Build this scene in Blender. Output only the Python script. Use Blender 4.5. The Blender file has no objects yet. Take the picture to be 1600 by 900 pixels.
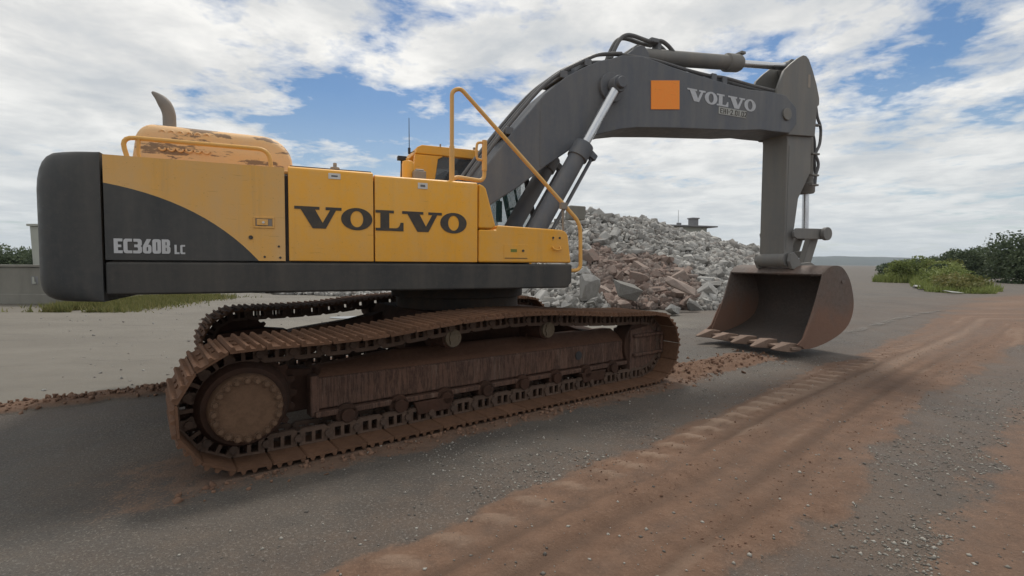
import bpy, bmesh, math, random
import numpy as np
from mathutils import Vector, Matrix, Euler
R = math.radians
random.seed(7)
rng = np.random.default_rng(7)
SC = bpy.context.scene
COL = SC.collection

# ------------------------------------------------------------------ camera
cd = bpy.data.cameras.new('camera')
cam = bpy.data.objects.new('camera', cd); COL.objects.link(cam)
cd.sensor_width = 36.0; cd.lens = 17.558; cd.clip_start = 0.05; cd.clip_end = 12000
cam.matrix_world = Matrix.Translation((0, 0, 1.4744)) @ Matrix.Rotation(math.pi/2 - 0.0505, 4, 'X') @ Matrix.Rotation(0.0069, 4, 'Z')
SC.camera = cam

# ------------------------------------------------------------------ world, sun, exposure
SUN_EL, SUN_AZ = R(57), R(4)        # sun beyond the machine, high; azimuth measured from +Y towards +X
SC.view_settings.view_transform = 'Standard'; SC.view_settings.look = 'None'
SC.view_settings.gamma = 1.0; SC.view_settings.use_curve_mapping = False
SC.view_settings.exposure = 0.0
W = bpy.data.worlds.new('World'); SC.world = W; W.use_nodes = True
nt = W.node_tree; nt.nodes.clear()
def wn(t, **k):
    n = nt.nodes.new(t)
    for a, b in k.items(): setattr(n, a, b)
    return n
def wmath(op, a, b=None, clamp=False):
    n = wn('ShaderNodeMath', operation=op); n.use_clamp = clamp
    for i, v in enumerate((a, b)):
        if v is None: continue
        if isinstance(v, (int, float)): n.inputs[i].default_value = v
        else: nt.links.new(v, n.inputs[i])
    return n.outputs[0]
def wramp(fac, stops):
    n = wn('ShaderNodeValToRGB'); nt.links.new(fac, n.inputs[0]); e = n.color_ramp.elements
    while len(e) < len(stops): e.new(0.5)
    for el, (p, c) in zip(e, stops): el.position = p; el.color = (*c, 1) if len(c) == 3 else c
    return n.outputs[0]
sky = wn('ShaderNodeTexSky', sky_type='NISHITA', sun_disc=False, sun_elevation=SUN_EL, sun_rotation=SUN_AZ)
sky.air_density = 1.0; sky.dust_density = 0.6; sky.ozone_density = 1.6
tc = wn('ShaderNodeTexCoord'); sep = wn('ShaderNodeSeparateXYZ'); nt.links.new(tc.outputs['Generated'], sep.inputs[0])
zc = wmath('ADD', wmath('MAXIMUM', sep.outputs['Z'], 0.0), 0.10)
px_ = wmath('DIVIDE', sep.outputs['X'], zc); py_ = wmath('DIVIDE', sep.outputs['Y'], zc)
cmb = wn('ShaderNodeCombineXYZ'); nt.links.new(px_, cmb.inputs[0]); nt.links.new(py_, cmb.inputs[1])
def wnoise(scale, detail, rough, off, dist=0.0):
    mp = wn('ShaderNodeMapping'); mp.inputs['Location'].default_value = off; nt.links.new(cmb.outputs[0], mp.inputs[0])
    n = wn('ShaderNodeTexNoise'); n.inputs['Scale'].default_value = scale; n.inputs['Detail'].default_value = detail
    n.inputs['Roughness'].default_value = rough; n.inputs['Distortion'].default_value = dist
    nt.links.new(mp.outputs[0], n.inputs['Vector']); return n.outputs['Fac']
big = wnoise(0.6, 4, 0.55, (3.1, 7.4, 0)); fine = wnoise(3.1, 9, 0.60, (1.2, 4.0, 2.0), 0.2); fil = wnoise(9.0, 6, 0.6, (9, 2, 5), 0.3)
dens = wmath('ADD', wmath('ADD', wmath('MULTIPLY', big, 0.50), wmath('MULTIPLY', fine, 0.52)), wmath('MULTIPLY', fil, 0.20))
for gx, gy, gw, ga in ((-0.85, 2.55, 0.62, 0.17), (1.15, 1.95, 0.75, 0.09), (-0.30, 1.50, 0.28, 0.07), (2.2, 2.6, 0.5, 0.06)):      # openings in the cloud field
    q = wmath('ADD', wmath('POWER', wmath('ABSOLUTE', wmath('SUBTRACT', px_, gx)), 2.0), wmath('POWER', wmath('ABSOLUTE', wmath('SUBTRACT', py_, gy)), 2.0))
    dens = wmath('SUBTRACT', dens, wmath('MULTIPLY', wmath('EXPONENT', wmath('MULTIPLY', q, -1.0/(gw*gw))), ga))
cover = wramp(dens, [(0.47, (0.03, 0.03, 0.03)), (0.525, (0.6, 0.6, 0.6)), (0.585, (1, 1, 1))])
shade = wnoise(2.2, 8, 0.6, (5.5, 0.3, 8.0), 0.2)
ccol = wramp(shade, [(0.32, (5.8, 6.1, 6.4)), (0.47, (7.5, 7.55, 7.5)), (0.62, (9.6, 9.5, 9.2))])
mix = wn('ShaderNodeMixRGB'); nt.links.new(cover, mix.inputs[0]); 
hs = wn('ShaderNodeHueSaturation'); hs.inputs['Saturation'].default_value = 1.3; hs.inputs['Value'].default_value = 0.85
nt.links.new(sky.outputs[0], hs.inputs['Color'])
nt.links.new(hs.outputs[0], mix.inputs[1]); nt.links.new(ccol, mix.inputs[2])
# low layer of thin haze cloud at the horizon
low = wramp(sep.outputs['Z'], [(0.0, (0.8, 0.8, 0.8)), (0.10, (0.45, 0.45, 0.45)), (0.3, (0, 0, 0))])
mix2 = wn('ShaderNodeMixRGB'); nt.links.new(low, mix2.inputs[0]); nt.links.new(mix.outputs[0], mix2.inputs[1]); mix2.inputs[2].default_value = (5.7, 6.3, 6.7, 1)
bg = wn('ShaderNodeBackground'); bg.inputs['Strength'].default_value = 0.10
nt.links.new(mix2.outputs[0], bg.inputs['Color'])
wo = wn('ShaderNodeOutputWorld'); nt.links.new(bg.outputs[0], wo.inputs['Surface'])

sl = bpy.data.lights.new('sun', 'SUN'); sl.energy = 2.2; sl.angle = R(10); sl.color = (1.0, 0.95, 0.87)
sun = bpy.data.objects.new('sun', sl); COL.objects.link(sun)
sd = Vector((math.sin(SUN_AZ)*math.cos(SUN_EL), math.cos(SUN_AZ)*math.cos(SUN_EL), math.sin(SUN_EL)))
sun.rotation_euler = sd.to_track_quat('Z', 'Y').to_euler(); sun.location = (0, 0, 60)

# ------------------------------------------------------------------ materials
class NT:
    def __init__(s, name):
        s.m = bpy.data.materials.new(name); s.m.use_nodes = True; s.t = s.m.node_tree; s.t.nodes.clear()
        s.out = s.n('ShaderNodeOutputMaterial'); s.p = s.n('ShaderNodeBsdfPrincipled'); s.l(s.p.outputs[0], s.out.inputs[0])
        s.tc = s.n('ShaderNodeTexCoord')
    def n(s, t, **k):
        o = s.t.nodes.new(t)
        for a, b in k.items(): setattr(o, a, b)
        return o
    def l(s, a, b): s.t.links.new(a, b)
    def noise(s, scale, detail=4, rough=0.6, stretch=None, dist=0, coord='Object', off=(0, 0, 0)):
        n = s.n('ShaderNodeTexNoise'); n.inputs['Scale'].default_value = scale; n.inputs['Detail'].default_value = detail
        n.inputs['Roughness'].default_value = rough; n.inputs['Distortion'].default_value = dist
        mp = s.n('ShaderNodeMapping'); mp.inputs['Location'].default_value = off
        if stretch: mp.inputs['Scale'].default_value = stretch
        s.l(s.tc.outputs[coord], mp.inputs[0]); s.l(mp.outputs[0], n.inputs['Vector']); return n.outputs['Fac']
    def ramp(s, fac, stops):
        n = s.n('ShaderNodeValToRGB'); s.l(fac, n.inputs[0]); e = n.color_ramp.elements
        while len(e) < len(stops): e.new(0.5)
        for el, (p, c) in zip(e, stops):
            el.position = p; el.color = (c, c, c, 1) if isinstance(c, (int, float)) else (*c, 1)
        return n.outputs[0]
    def mix(s, f, a, b, mode='MIX'):
        n = s.n('ShaderNodeMixRGB', blend_type=mode)
        for i, v in enumerate((f, a, b)):
            if isinstance(v, (int, float)): n.inputs[i].default_value = v if i == 0 else (v, v, v, 1)
            elif isinstance(v, tuple): n.inputs[i].default_value = (*v, 1)
            else: s.l(v, n.inputs[i])
        return n.outputs[0]
    def math(s, op, a, b=0.0, clamp=False):
        n = s.n('ShaderNodeMath', operation=op); n.use_clamp = clamp
        for i, v in enumerate((a, b)):
            if isinstance(v, (int, float)): n.inputs[i].default_value = v
            else: s.l(v, n.inputs[i])
        return n.outputs[0]
    def bump(s, h, strength=0.3, dist=0.01):
        b = s.n('ShaderNodeBump'); b.inputs['Strength'].default_value = strength; b.inputs['Distance'].default_value = dist
        s.l(h, b.inputs['Height']); s.l(b.outputs[0], s.p.inputs['Normal'])
    def set(s, **k):
        for a, v in k.items():
            i = s.p.inputs[a.replace('_', ' ')]
            if isinstance(v, (int, float)): i.default_value = v
            elif isinstance(v, tuple): i.default_value = (*v, 1)
            else: s.l(v, i)
        return s

def painted(name, base, worn, dust, dust_amt=0.35, rough=0.5, rust=0.0, streak=False, spec=0.35):
    s = NT(name)
    a = s.noise(1.1, 5, 0.6); b = s.noise(14, 5, 0.65, off=(3, 1, 2))
    c = s.mix(s.ramp(a, [(0.35, 0), (0.7, 1)]), base, worn)
    st = s.noise(5, 4, 0.6, stretch=(1, 1, 0.12 if streak else 1), off=(2, 8, 1))
    d = s.math('MULTIPLY', s.ramp(st, [(0.38, 0), (0.72, 1)]), dust_amt)
    c = s.mix(d, c, dust)
    c = s.mix(s.math('MULTIPLY', s.ramp(b, [(0.45, 0), (0.62, 1)]), 0.16), c, dust)
    wd = s.noise(9, 5, 0.7, stretch=(1, 1, 0.06), off=(6, 2, 9))
    c = s.mix(s.math('MULTIPLY', s.ramp(wd, [(0.55, 0), (0.72, 1)]), dust_amt*0.55), c, tuple(v*0.55 for v in dust))
    sc = s.noise(30, 3, 0.7, stretch=(0.12, 1, 1.6), off=(1, 1, 4)); sp2 = s.noise(75, 2, 0.5, off=(8, 1, 1))
    c = s.mix(s.math('MULTIPLY', s.ramp(sc, [(0.66, 0), (0.70, 1)]), 0.35), c, worn if max(base) < 0.3 else tuple(v*0.5 for v in base))
    c = s.mix(s.math('MULTIPLY', s.ramp(sp2, [(0.70, 0), (0.74, 1)]), 0.45), c, tuple(v*0.35 for v in base) if max(base) > 0.3 else dust)
    if rust:
        r = s.ramp(s.noise(4.2, 7, 0.66, stretch=(0.75, 1.0, 2.6), off=(5, 5.4, 1)), [(0.60 - rust, 0), (0.63 - rust, 1)])
        c = s.mix(s.math('MULTIPLY', r, 0.85), c, (0.17, 0.115, 0.08))
    s.set(Base_Color=c, Roughness=s.ramp(b, [(0.3, rough - 0.08), (0.7, rough + 0.15)]))
    s.p.inputs['Specular IOR Level'].default_value = spec
    s.bump(s.math('ADD', s.math('MULTIPLY', b, 0.25), s.noise(1.7, 2, 0.5, off=(4, 4, 4))), 0.16, 0.02); return s.m

M = {}
M['yellow'] = painted('yellow_paint', (0.80, 0.37, 0.022), (0.78, 0.39, 0.05), (0.60, 0.40, 0.20), 0.30, 0.42, streak=True)
M['faded'] = painted('faded_yellow_paint', (0.75, 0.40, 0.09), (0.72, 0.42, 0.14), (0.60, 0.42, 0.24), 0.42, 0.5, streak=True)
M['rusty_yellow'] = painted('rust_spotted_yellow_paint', (0.78, 0.46, 0.19), (0.74, 0.47, 0.25), (0.58, 0.44, 0.31), 0.35, 0.6, rust=0.055)
M['dark'] = painted('charcoal_paint', (0.040, 0.043, 0.045), (0.055, 0.057, 0.058), (0.13, 0.12, 0.105), 0.38, 0.5, streak=True)
M['skirt'] = painted('charcoal_skirt_paint', (0.036, 0.037, 0.038), (0.045, 0.046, 0.046), (0.13, 0.115, 0.095), 0.42, 0.55, streak=True)
M['boom'] = painted('grey_boom_paint', (0.10, 0.112, 0.133), (0.12, 0.128, 0.145), (0.21, 0.20, 0.185), 0.5, 0.5, streak=True)
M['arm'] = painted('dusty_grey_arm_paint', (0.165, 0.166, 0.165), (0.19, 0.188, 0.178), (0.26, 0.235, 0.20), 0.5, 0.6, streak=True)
M['black'] = painted('black_rubber', (0.022, 0.023, 0.026), (0.03, 0.03, 0.033), (0.09, 0.085, 0.08), 0.3, 0.6)
M['underside'] = painted('grimy_steel', (0.03, 0.027, 0.025), (0.05, 0.04, 0.033), (0.12, 0.075, 0.05), 0.4, 0.75)
M['hose'] = painted('grey_hose', (0.10, 0.105, 0.115), (0.13, 0.13, 0.13), (0.2, 0.18, 0.16), 0.3, 0.55)
M['letter_dark'] = painted('dark_grey_lettering', (0.045, 0.042, 0.04), (0.06, 0.055, 0.05), (0.2, 0.14, 0.07), 0.12, 0.5)
M['letter_light'] = painted('silver_lettering', (0.55, 0.56, 0.58), (0.48, 0.49, 0.5), (0.4, 0.38, 0.35), 0.25, 0.5)
M['letter_boom'] = painted('dull_silver_lettering', (0.54, 0.56, 0.60), (0.48, 0.50, 0.53), (0.36, 0.35, 0.33), 0.25, 0.5)
M['orange'] = painted('orange_decal', (1.0, 0.30, 0.032), (1.0, 0.30, 0.034), (0.9, 0.38, 0.1), 0.03, 0.5)
M['plate'] = painted('pale_plate', (0.42, 0.43, 0.41), (0.35, 0.36, 0.34), (0.25, 0.23, 0.2), 0.35, 0.5)
M['white'] = painted('white_sticker', (0.72, 0.72, 0.7), (0.62, 0.62, 0.6), (0.5, 0.4, 0.3), 0.2, 0.5)
M['green'] = painted('green_decal', (0.12, 0.2, 0.02), (0.15, 0.2, 0.03), (0.3, 0.2, 0.1), 0.2, 0.5)
M['grey_plastic'] = painted('grey_plastic', (0.25, 0.22, 0.19), (0.3, 0.26, 0.22), (0.35, 0.3, 0.24), 0.3, 0.6)
M['exhaust'] = painted('exhaust_steel', (0.26, 0.23, 0.20), (0.20, 0.19, 0.18), (0.3, 0.24, 0.18), 0.3, 0.6)

s = NT('chrome_rod'); s.set(Base_Color=(0.62, 0.63, 0.65), Metallic=1.0, Roughness=s.ramp(s.noise(9), [(0.3, 0.22), (0.7, 0.42)])); M['chrome'] = s.m
s = NT('cab_glass'); s.set(Base_Color=(0.10, 0.22, 0.22), Roughness=0.05); s.p.inputs['Alpha'].default_value = 0.38; M['glass'] = s.m
s = NT('dark_tinted_glass'); s.set(Base_Color=(0.06, 0.07, 0.08), Roughness=0.06); s.p.inputs['Alpha'].default_value = 0.82; M['tint'] = s.m

def muddy(name, steel, mud, amt, rough=0.85, streak=False):
    s = NT(name)
    a = s.noise(2.3, 7, 0.68); b = s.noise(22, 6, 0.7, off=(4, 2, 1))
    c = s.mix(s.ramp(a, [(0.5 - amt*0.4, 0), (0.5 + 0.3*(1 - amt), 1)]), steel, mud)
    c = s.mix(s.ramp(b, [(0.42, 0), (0.62, 0.55)]), c, tuple(v*0.55 for v in mud))
    oi = s.n('ShaderNodeObjectInfo'); c = s.mix(s.math('MULTIPLY', oi.outputs['Random'], 0.5), c, tuple(v*0.5 for v in mud))
    if streak:
        st = s.noise(22, 6, 0.75, stretch=(1.0, 1.0, 0.09), off=(1, 3, 2))
        c = s.mix(s.ramp(st, [(0.44, 0), (0.50, 0.75), (0.56, 0)]), c, (0.03, 0.02, 0.017))
        c = s.mix(s.ramp(s.noise(17, 5, 0.7, stretch=(1, 1, 0.09), off=(7, 1, 5)), [(0.57, 0), (0.70, 0.6)]), c, (0.21, 0.15, 0.115))
    s.set(Base_Color=c, Roughness=rough); s.p.inputs['Specular IOR Level'].default_value = 0.2
    s.bump(s.math('ADD', a, b), 0.55, 0.012); return s.m
M['shoe'] = muddy('mud_caked_shoe', (0.085, 0.052, 0.038), (0.175, 0.094, 0.057), 0.75)
M['link'] = muddy('muddy_link_steel', (0.06, 0.048, 0.042), (0.14, 0.09, 0.065), 0.45, 0.7)
M['frame'] = muddy('muddy_track_frame', (0.115, 0.078, 0.066), (0.18, 0.10, 0.07), 0.55, 0.75, streak=True)
M['frametop'] = muddy('muddy_skylit_frame_top', (0.12, 0.065, 0.045), (0.20, 0.105, 0.068), 0.7, 0.8)  # mud on the slope, coloured lighter and redder to include its sky light
M['framedark'] = muddy('dark_muddy_steel', (0.035, 0.024, 0.019), (0.09, 0.045, 0.03), 0.45)
M['hub'] = muddy('dusty_brown_hub', (0.125, 0.072, 0.046), (0.175, 0.105, 0.066), 0.7)
M['hubbolt'] = muddy('dusty_bolt', (0.12, 0.07, 0.045), (0.17, 0.105, 0.068), 0.5)
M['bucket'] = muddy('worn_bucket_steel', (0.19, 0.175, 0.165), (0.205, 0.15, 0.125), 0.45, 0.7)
def bucket_mat():
    m = M['bucket']; t = m.node_tree; p = [n for n in t.nodes if n.type == 'BSDF_PRINCIPLED'][0]; old = p.inputs['Base Color'].links[0].from_socket
    tc_ = t.nodes.new('ShaderNodeTexCoord'); sx = t.nodes.new('ShaderNodeSeparateXYZ'); t.links.new(tc_.outputs['Object'], sx.inputs[0])
    nz = t.nodes.new('ShaderNodeTexNoise'); nz.inputs['Scale'].default_value = 2.6; nz.inputs['Detail'].default_value = 6; t.links.new(tc_.outputs['Object'], nz.inputs['Vector'])
    ad = t.nodes.new('ShaderNodeMath'); ad.operation = 'MULTIPLY_ADD'; t.links.new(nz.outputs['Fac'], ad.inputs[0]); ad.inputs[1].default_value = -1.1; t.links.new(sx.outputs['Z'], ad.inputs[2])
    rp = t.nodes.new('ShaderNodeValToRGB'); t.links.new(ad.outputs[0], rp.inputs[0]); e = rp.color_ramp.elements; e[0].position = 0.02; e[0].color = (0.85, 0.85, 0.85, 1); e[1].position = 0.42; e[1].color = (0, 0, 0, 1)
    mx = t.nodes.new('ShaderNodeMixRGB'); t.links.new(rp.outputs[0], mx.inputs[0]); t.links.new(old, mx.inputs[1]); mx.inputs[2].default_value = (0.20, 0.115, 0.082, 1); t.links.new(mx.outputs[0], p.inputs['Base Color'])
bucket_mat()                                            # mud clings to the lower half
M['bucket_in'] = muddy('dark_bucket_inside', (0.085, 0.078, 0.074), (0.115, 0.09, 0.078), 0.4, 0.7)
M['tooth'] = muddy('muddy_tooth', (0.22, 0.16, 0.13), (0.28, 0.20, 0.155), 0.6)
M['roller'] = muddy('roller_face', (0.16, 0.14, 0.11), (0.2, 0.15, 0.1), 0.5)

def rockmat(name, c0, c1, c2, attr=None):
    s = NT(name)
    oi = s.n('ShaderNodeObjectInfo')
    base = s.ramp(oi.outputs['Random'] if not attr else s.n('ShaderNodeAttribute', attribute_name=attr).outputs['Fac'], [(0.0, c0), (0.5, c1), (1.0, c2)])
    a = s.noise(3.0, 6, 0.65); b = s.noise(26, 5, 0.7)
    c = s.mix(s.ramp(a, [(0.35, 0), (0.68, 0.55)]), base, (0.16, 0.145, 0.125))
    c = s.mix(s.ramp(b, [(0.5, 0), (0.68, 0.35)]), c, (0.42, 0.4, 0.37))
    s.set(Base_Color=c, Roughness=0.92); s.p.inputs['Specular IOR Level'].default_value = 0.15
    s.bump(s.math('ADD', a, b), 0.5, 0.03); return s.m
M['rock'] = rockmat('grey_rubble', (0.20, 0.195, 0.185), (0.32, 0.315, 0.305), (0.48, 0.475, 0.455))
M['redrock'] = rockmat('reddish_rubble', (0.19, 0.13, 0.108), (0.26, 0.185, 0.155), (0.34, 0.27, 0.235))
M['rockstuff'] = rockmat('grey_rubble_small', (0.21, 0.14, 0.115), (0.24, 0.235, 0.225), (0.50, 0.495, 0.475), attr='tone')
s = NT('rubble_earth'); a = s.noise(0.9, 6, 0.6); s.set(Base_Color=s.ramp(a, [(0.3, (0.11, 0.085, 0.07)), (0.7, (0.17, 0.155, 0.14))]), Roughness=0.95); s.bump(s.noise(9, 6, 0.7), 0.8, 0.08); M['earth'] = s.m

def plaster(name, c, d):
    s = NT(name); a = s.noise(0.9, 7, 0.65); b = s.noise(3, 5, 0.6, stretch=(1, 1, 0.15))
    k = s.mix(s.ramp(a, [(0.3, 0), (0.75, 1)]), c, d); k = s.mix(s.ramp(b, [(0.5, 0), (0.75, 0.45)]), k, tuple(v*0.55 for v in c))
    s.set(Base_Color=k, Roughness=0.9); s.bump(s.noise(30, 4), 0.3, 0.01); return s.m
M['concrete'] = plaster('weathered_concrete', (0.24, 0.23, 0.20), (0.17, 0.165, 0.145))
M['plaster'] = plaster('pale_green_plaster', (0.42, 0.43, 0.39), (0.34, 0.35, 0.31))
M['roofslab'] = plaster('roof_slab_concrete', (0.24, 0.24, 0.245), (0.19, 0.19, 0.20))
s = NT('bark'); s.set(Base_Color=(0.09, 0.07, 0.05), Roughness=0.95); s.bump(s.noise(12, 5), 0.5, 0.03); M['bark'] = s.m

def leafmat(name, c0, c1, c2):
    s = NT(name); at = s.n('ShaderNodeAttribute', attribute_name='tone')
    s.set(Base_Color=s.ramp(at.outputs['Fac'], [(0, c0), (0.5, c1), (1, c2)]), Roughness=0.6)
    s.p.inputs['Specular IOR Level'].default_value = 0.25
    tr = s.n('ShaderNodeBsdfTranslucent'); s.l(s.ramp(at.outputs['Fac'], [(0, c0), (1, c2)]), tr.inputs['Color'])
    mx = s.n('ShaderNodeMixShader'); mx.inputs[0].default_value = 0.3
    s.l(s.p.outputs[0], mx.inputs[1]); s.l(tr.outputs[0], mx.inputs[2]); s.l(mx.outputs[0], s.out.inputs[0]); return s.m
M['leaf'] = leafmat('dark_leaf', (0.045, 0.065, 0.038), (0.075, 0.105, 0.055), (0.12, 0.15, 0.08))
M['leafbright'] = leafmat('bright_leaf', (0.11, 0.145, 0.04), (0.19, 0.235, 0.065), (0.28, 0.31, 0.11))
M['grass'] = leafmat('dry_green_grass', (0.10, 0.115, 0.035), (0.16, 0.17, 0.055), (0.25, 0.22, 0.09))
s = NT('hill_forest'); a = s.noise(0.02, 6, 0.6); s.set(Base_Color=s.ramp(a, [(0.3, (0.02, 0.034, 0.038)), (0.7, (0.045, 0.058, 0.055))]), Roughness=0.95); M['hill'] = s.m
s = NT('puddle_water'); s.set(Base_Color=(0.05, 0.045, 0.04), Roughness=0.03, IOR=1.33); M['water'] = s.m

# ------------------------------------------------------------------ geometry helpers
class MB:
    def __init__(s): s.v = []; s.f = []; s.mi = []
    def add(s, vs, fs, mi=0):
        o = len(s.v); s.v += [tuple(map(float, p)) for p in vs]; s.f += [tuple(i + o for i in f) for f in fs]; s.mi += [mi]*len(fs); return s
    def box(s, x0, x1, y0, y1, z0, z1, mi=0):
        vs = [(x, y, z) for z in (z0, z1) for y in (y0, y1) for x in (x0, x1)]
        return s.add(vs, [(0, 2, 3, 1), (4, 5, 7, 6), (0, 1, 5, 4), (2, 6, 7, 3), (0, 4, 6, 2), (1, 3, 7, 5)], mi)
    def prism(s, pts, y0, y1, mi=0):            # outline in x,z extruded along y
        n = len(pts); a = sum(pts[i][0]*pts[(i+1) % n][1] - pts[(i+1) % n][0]*pts[i][1] for i in range(n))
        if a < 0: pts = pts[::-1]
        vs = [(x, y0, z) for x, z in pts] + [(x, y1, z) for x, z in pts]
        return s.add(vs, [tuple(range(n)), tuple(range(2*n - 1, n - 1, -1))] + [(i + n, (i + 1) % n + n, (i + 1) % n, i) for i in range(n)], mi)
    def tube(s, path, r, n=8, mi=0, cap=True):
        P = [Vector(p) for p in path]; k = len(P); rr = r if isinstance(r, (list, tuple)) else [r]*k
        vs = []; up = None
        for i in range(k):
            t = (P[min(i+1, k-1)] - P[max(i-1, 0)]).normalized()
            if up is None: up = Vector((0, 1, 0)) if abs(t.y) < 0.9 else Vector((1, 0, 0))
            a = t.cross(up).normalized(); up = a.cross(t).normalized()
            for j in range(n):
                q = 2*math.pi*j/n; vs.append(P[i] + (a*math.cos(q) + up*math.sin(q))*rr[i])
        fs = [(i*n + j, i*n + (j+1) % n, (i+1)*n + (j+1) % n, (i+1)*n + j) for i in range(k-1) for j in range(n)]
        if cap: fs += [tuple(range(n-1, -1, -1)), tuple((k-1)*n + j for j in range(n))]
        return s.add(vs, fs, mi)
    def cyl(s, p0, p1, r, r1=None, n=16, mi=0): return s.tube([p0, p1], [r, r if r1 is None else r1], n, mi)
    def build(s, name, mats, parent=None, bevel=0.0, smooth=35, rz=None, seg=2, label=None):
        me = bpy.data.meshes.new(name); me.from_pydata(s.v, [], s.f)
        for m in (mats if isinstance(mats, (list, tuple)) else [mats]): me.materials.append(m)
        if any(s.mi): me.polygons.foreach_set('material_index', s.mi)
        me.update()
        bm = bmesh.new(); bm.from_mesh(me); bmesh.ops.recalc_face_normals(bm, faces=bm.faces); bm.to_mesh(me); bm.free()
        if smooth: me.shade_smooth(); me.set_sharp_from_angle(angle=R(smooth))
        o = bpy.data.objects.new(name, me); COL.objects.link(o)
        if parent: o.parent = parent
        if rz is not None: o.rotation_euler.z = rz
        if bevel:
            b = o.modifiers.new('bevel', 'BEVEL'); b.width = bevel; b.segments = seg; b.limit_method = 'ANGLE'; b.angle_limit = R(40); b.harden_normals = True
        if label: o['label'] = label
        return o
def smooth_path(pts, k=6):
    P = [np.array(p, float) for p in pts]; out = []
    for i in range(len(P) - 1):
        a, b, c, d = P[max(i-1, 0)], P[i], P[i+1], P[min(i+2, len(P)-1)]
        for j in range(k):
            t = j/k; out.append(0.5*((2*b) + (c-a)*t + (2*a-5*b+4*c-d)*t*t + (3*b-a-3*c+d)*t**3))
    return out + [P[-1]]
def fillet(pts, r, k=6):
    P = [np.array(p, float) for p in pts]; out = [P[0]]
    for i in range(1, len(P)-1):
        a = P[i-1]-P[i]; c = P[i+1]-P[i]; la, lc = np.linalg.norm(a), np.linalg.norm(c); q = min(r, la*0.48, lc*0.48); s0 = P[i]+a/la*q; s1 = P[i]+c/lc*q
        out += [(1-t)**2*s0 + 2*t*(1-t)*P[i] + t*t*s1 for t in np.linspace(0, 1, k)]
    return out + [P[-1]]
def tag(o, label=None, cat=None, group=None, kind=None):
    for k, v in (('label', label), ('category', cat), ('group', group), ('kind', kind)):
        if v: o[k] = v
    return o
def empty(name, loc, rz=0):
    o = bpy.data.objects.new(name, None); COL.objects.link(o); o.location = loc; o.rotation_euler.z = rz; o.empty_display_size = 0.5; return o
def npmesh(name, V, F, mat, tone=None, smooth=False):
    me = bpy.data.meshes.new(name); V = np.asarray(V, np.float32); F = np.asarray(F, np.int32); n = F.shape[1]
    me.vertices.add(len(V)); me.vertices.foreach_set('co', V.ravel())
    me.loops.add(F.size); me.loops.foreach_set('vertex_index', F.ravel())
    me.polygons.add(len(F)); me.polygons.foreach_set('loop_start', np.arange(0, F.size, n, dtype=np.int32))
    me.update(calc_edges=True); me.validate()
    if tone is not None:
        at = me.attributes.new('tone', 'FLOAT', 'POINT'); at.data.foreach_set('value', np.asarray(tone, np.float32))
    me.materials.append(mat)
    if smooth: me.shade_smooth()
    o = bpy.data.objects.new(name, me); COL.objects.link(o); return o
def bez(p0, p1, p2, n=8):
    return [((1-t)**2*p0[0] + 2*t*(1-t)*p1[0] + t*t*p2[0], (1-t)**2*p0[1] + 2*t*(1-t)*p1[1] + t*t*p2[1]) for t in [i/n for i in range(n+1)]]

# ------------------------------------------------------------------ ground (one sheet to the horizon)
def vnoise(x, y, seed=0):
    xi = np.floor(x).astype(np.int64); yi = np.floor(y).astype(np.int64); fx = x - xi; fy = y - yi
    fx = fx*fx*(3 - 2*fx); fy = fy*fy*(3 - 2*fy)
    def h(a, b):
        v = np.sin(a*127.1 + b*311.7 + seed*74.7)*43758.5453; return v - np.floor(v)
    return (h(xi, yi)*(1-fx) + h(xi+1, yi)*fx)*(1-fy) + (h(xi, yi+1)*(1-fx) + h(xi+1, yi+1)*fx)*fy
def fbm(x, y, o=4, seed=0):
    s = 0; a = 0.5; t = 0
    for i in range(o): s = s + a*vnoise(x*2**i, y*2**i, seed + i); t += a; a *= 0.55
    return s/t
def poly_dist(x, y, line):                      # signed distance to and arclength along a polyline
    best = np.full(x.shape, 1e9); sgn = np.zeros(x.shape); arc = np.zeros(x.shape); acc = 0
    for (ax, ay), (bx, by) in zip(line[:-1], line[1:]):
        dx, dy = bx-ax, by-ay; L2 = dx*dx + dy*dy; L = math.sqrt(L2)
        t = np.clip(((x-ax)*dx + (y-ay)*dy)/L2, 0, 1); qx = ax + t*dx; qy = ay + t*dy
        d = np.hypot(x-qx, y-qy); m = d < best
        best = np.where(m, d, best); sgn = np.where(m, (dx*(y-ay) - dy*(x-ax))/L, sgn); arc = np.where(m, acc + t*L, arc); acc += L
    return np.where(sgn >= 0, best, -best), arc
TT, TU = 0.6408, 0.4158
CX, CY = -0.7082, 6.4907
def to_track(x, y): return math.cos(TT)*(x-CX) + math.sin(TT)*(y-CY), -math.sin(TT)*(x-CX) + math.cos(TT)*(y-CY)
MUD_ = [(-2.6, -0.4), (0.28, 2.45), (1.35, 3.32), (3.6, 5.35), (6.4, 7.75), (10.5, 11.2), (17.5, 17.6), (26, 24), (40, 31), (70, 38)]
MUD = [tuple(q) for q in smooth_path(MUD_, 5)]
MUD2 = [(1.5, 0.6), (3.0, 2.35), (5.6, 4.6), (10, 8.2), (20, 16)]
def ss(a, b, x): t = np.clip((x-a)/(b-a), 0, 1); return t*t*(3-2*t)
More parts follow.
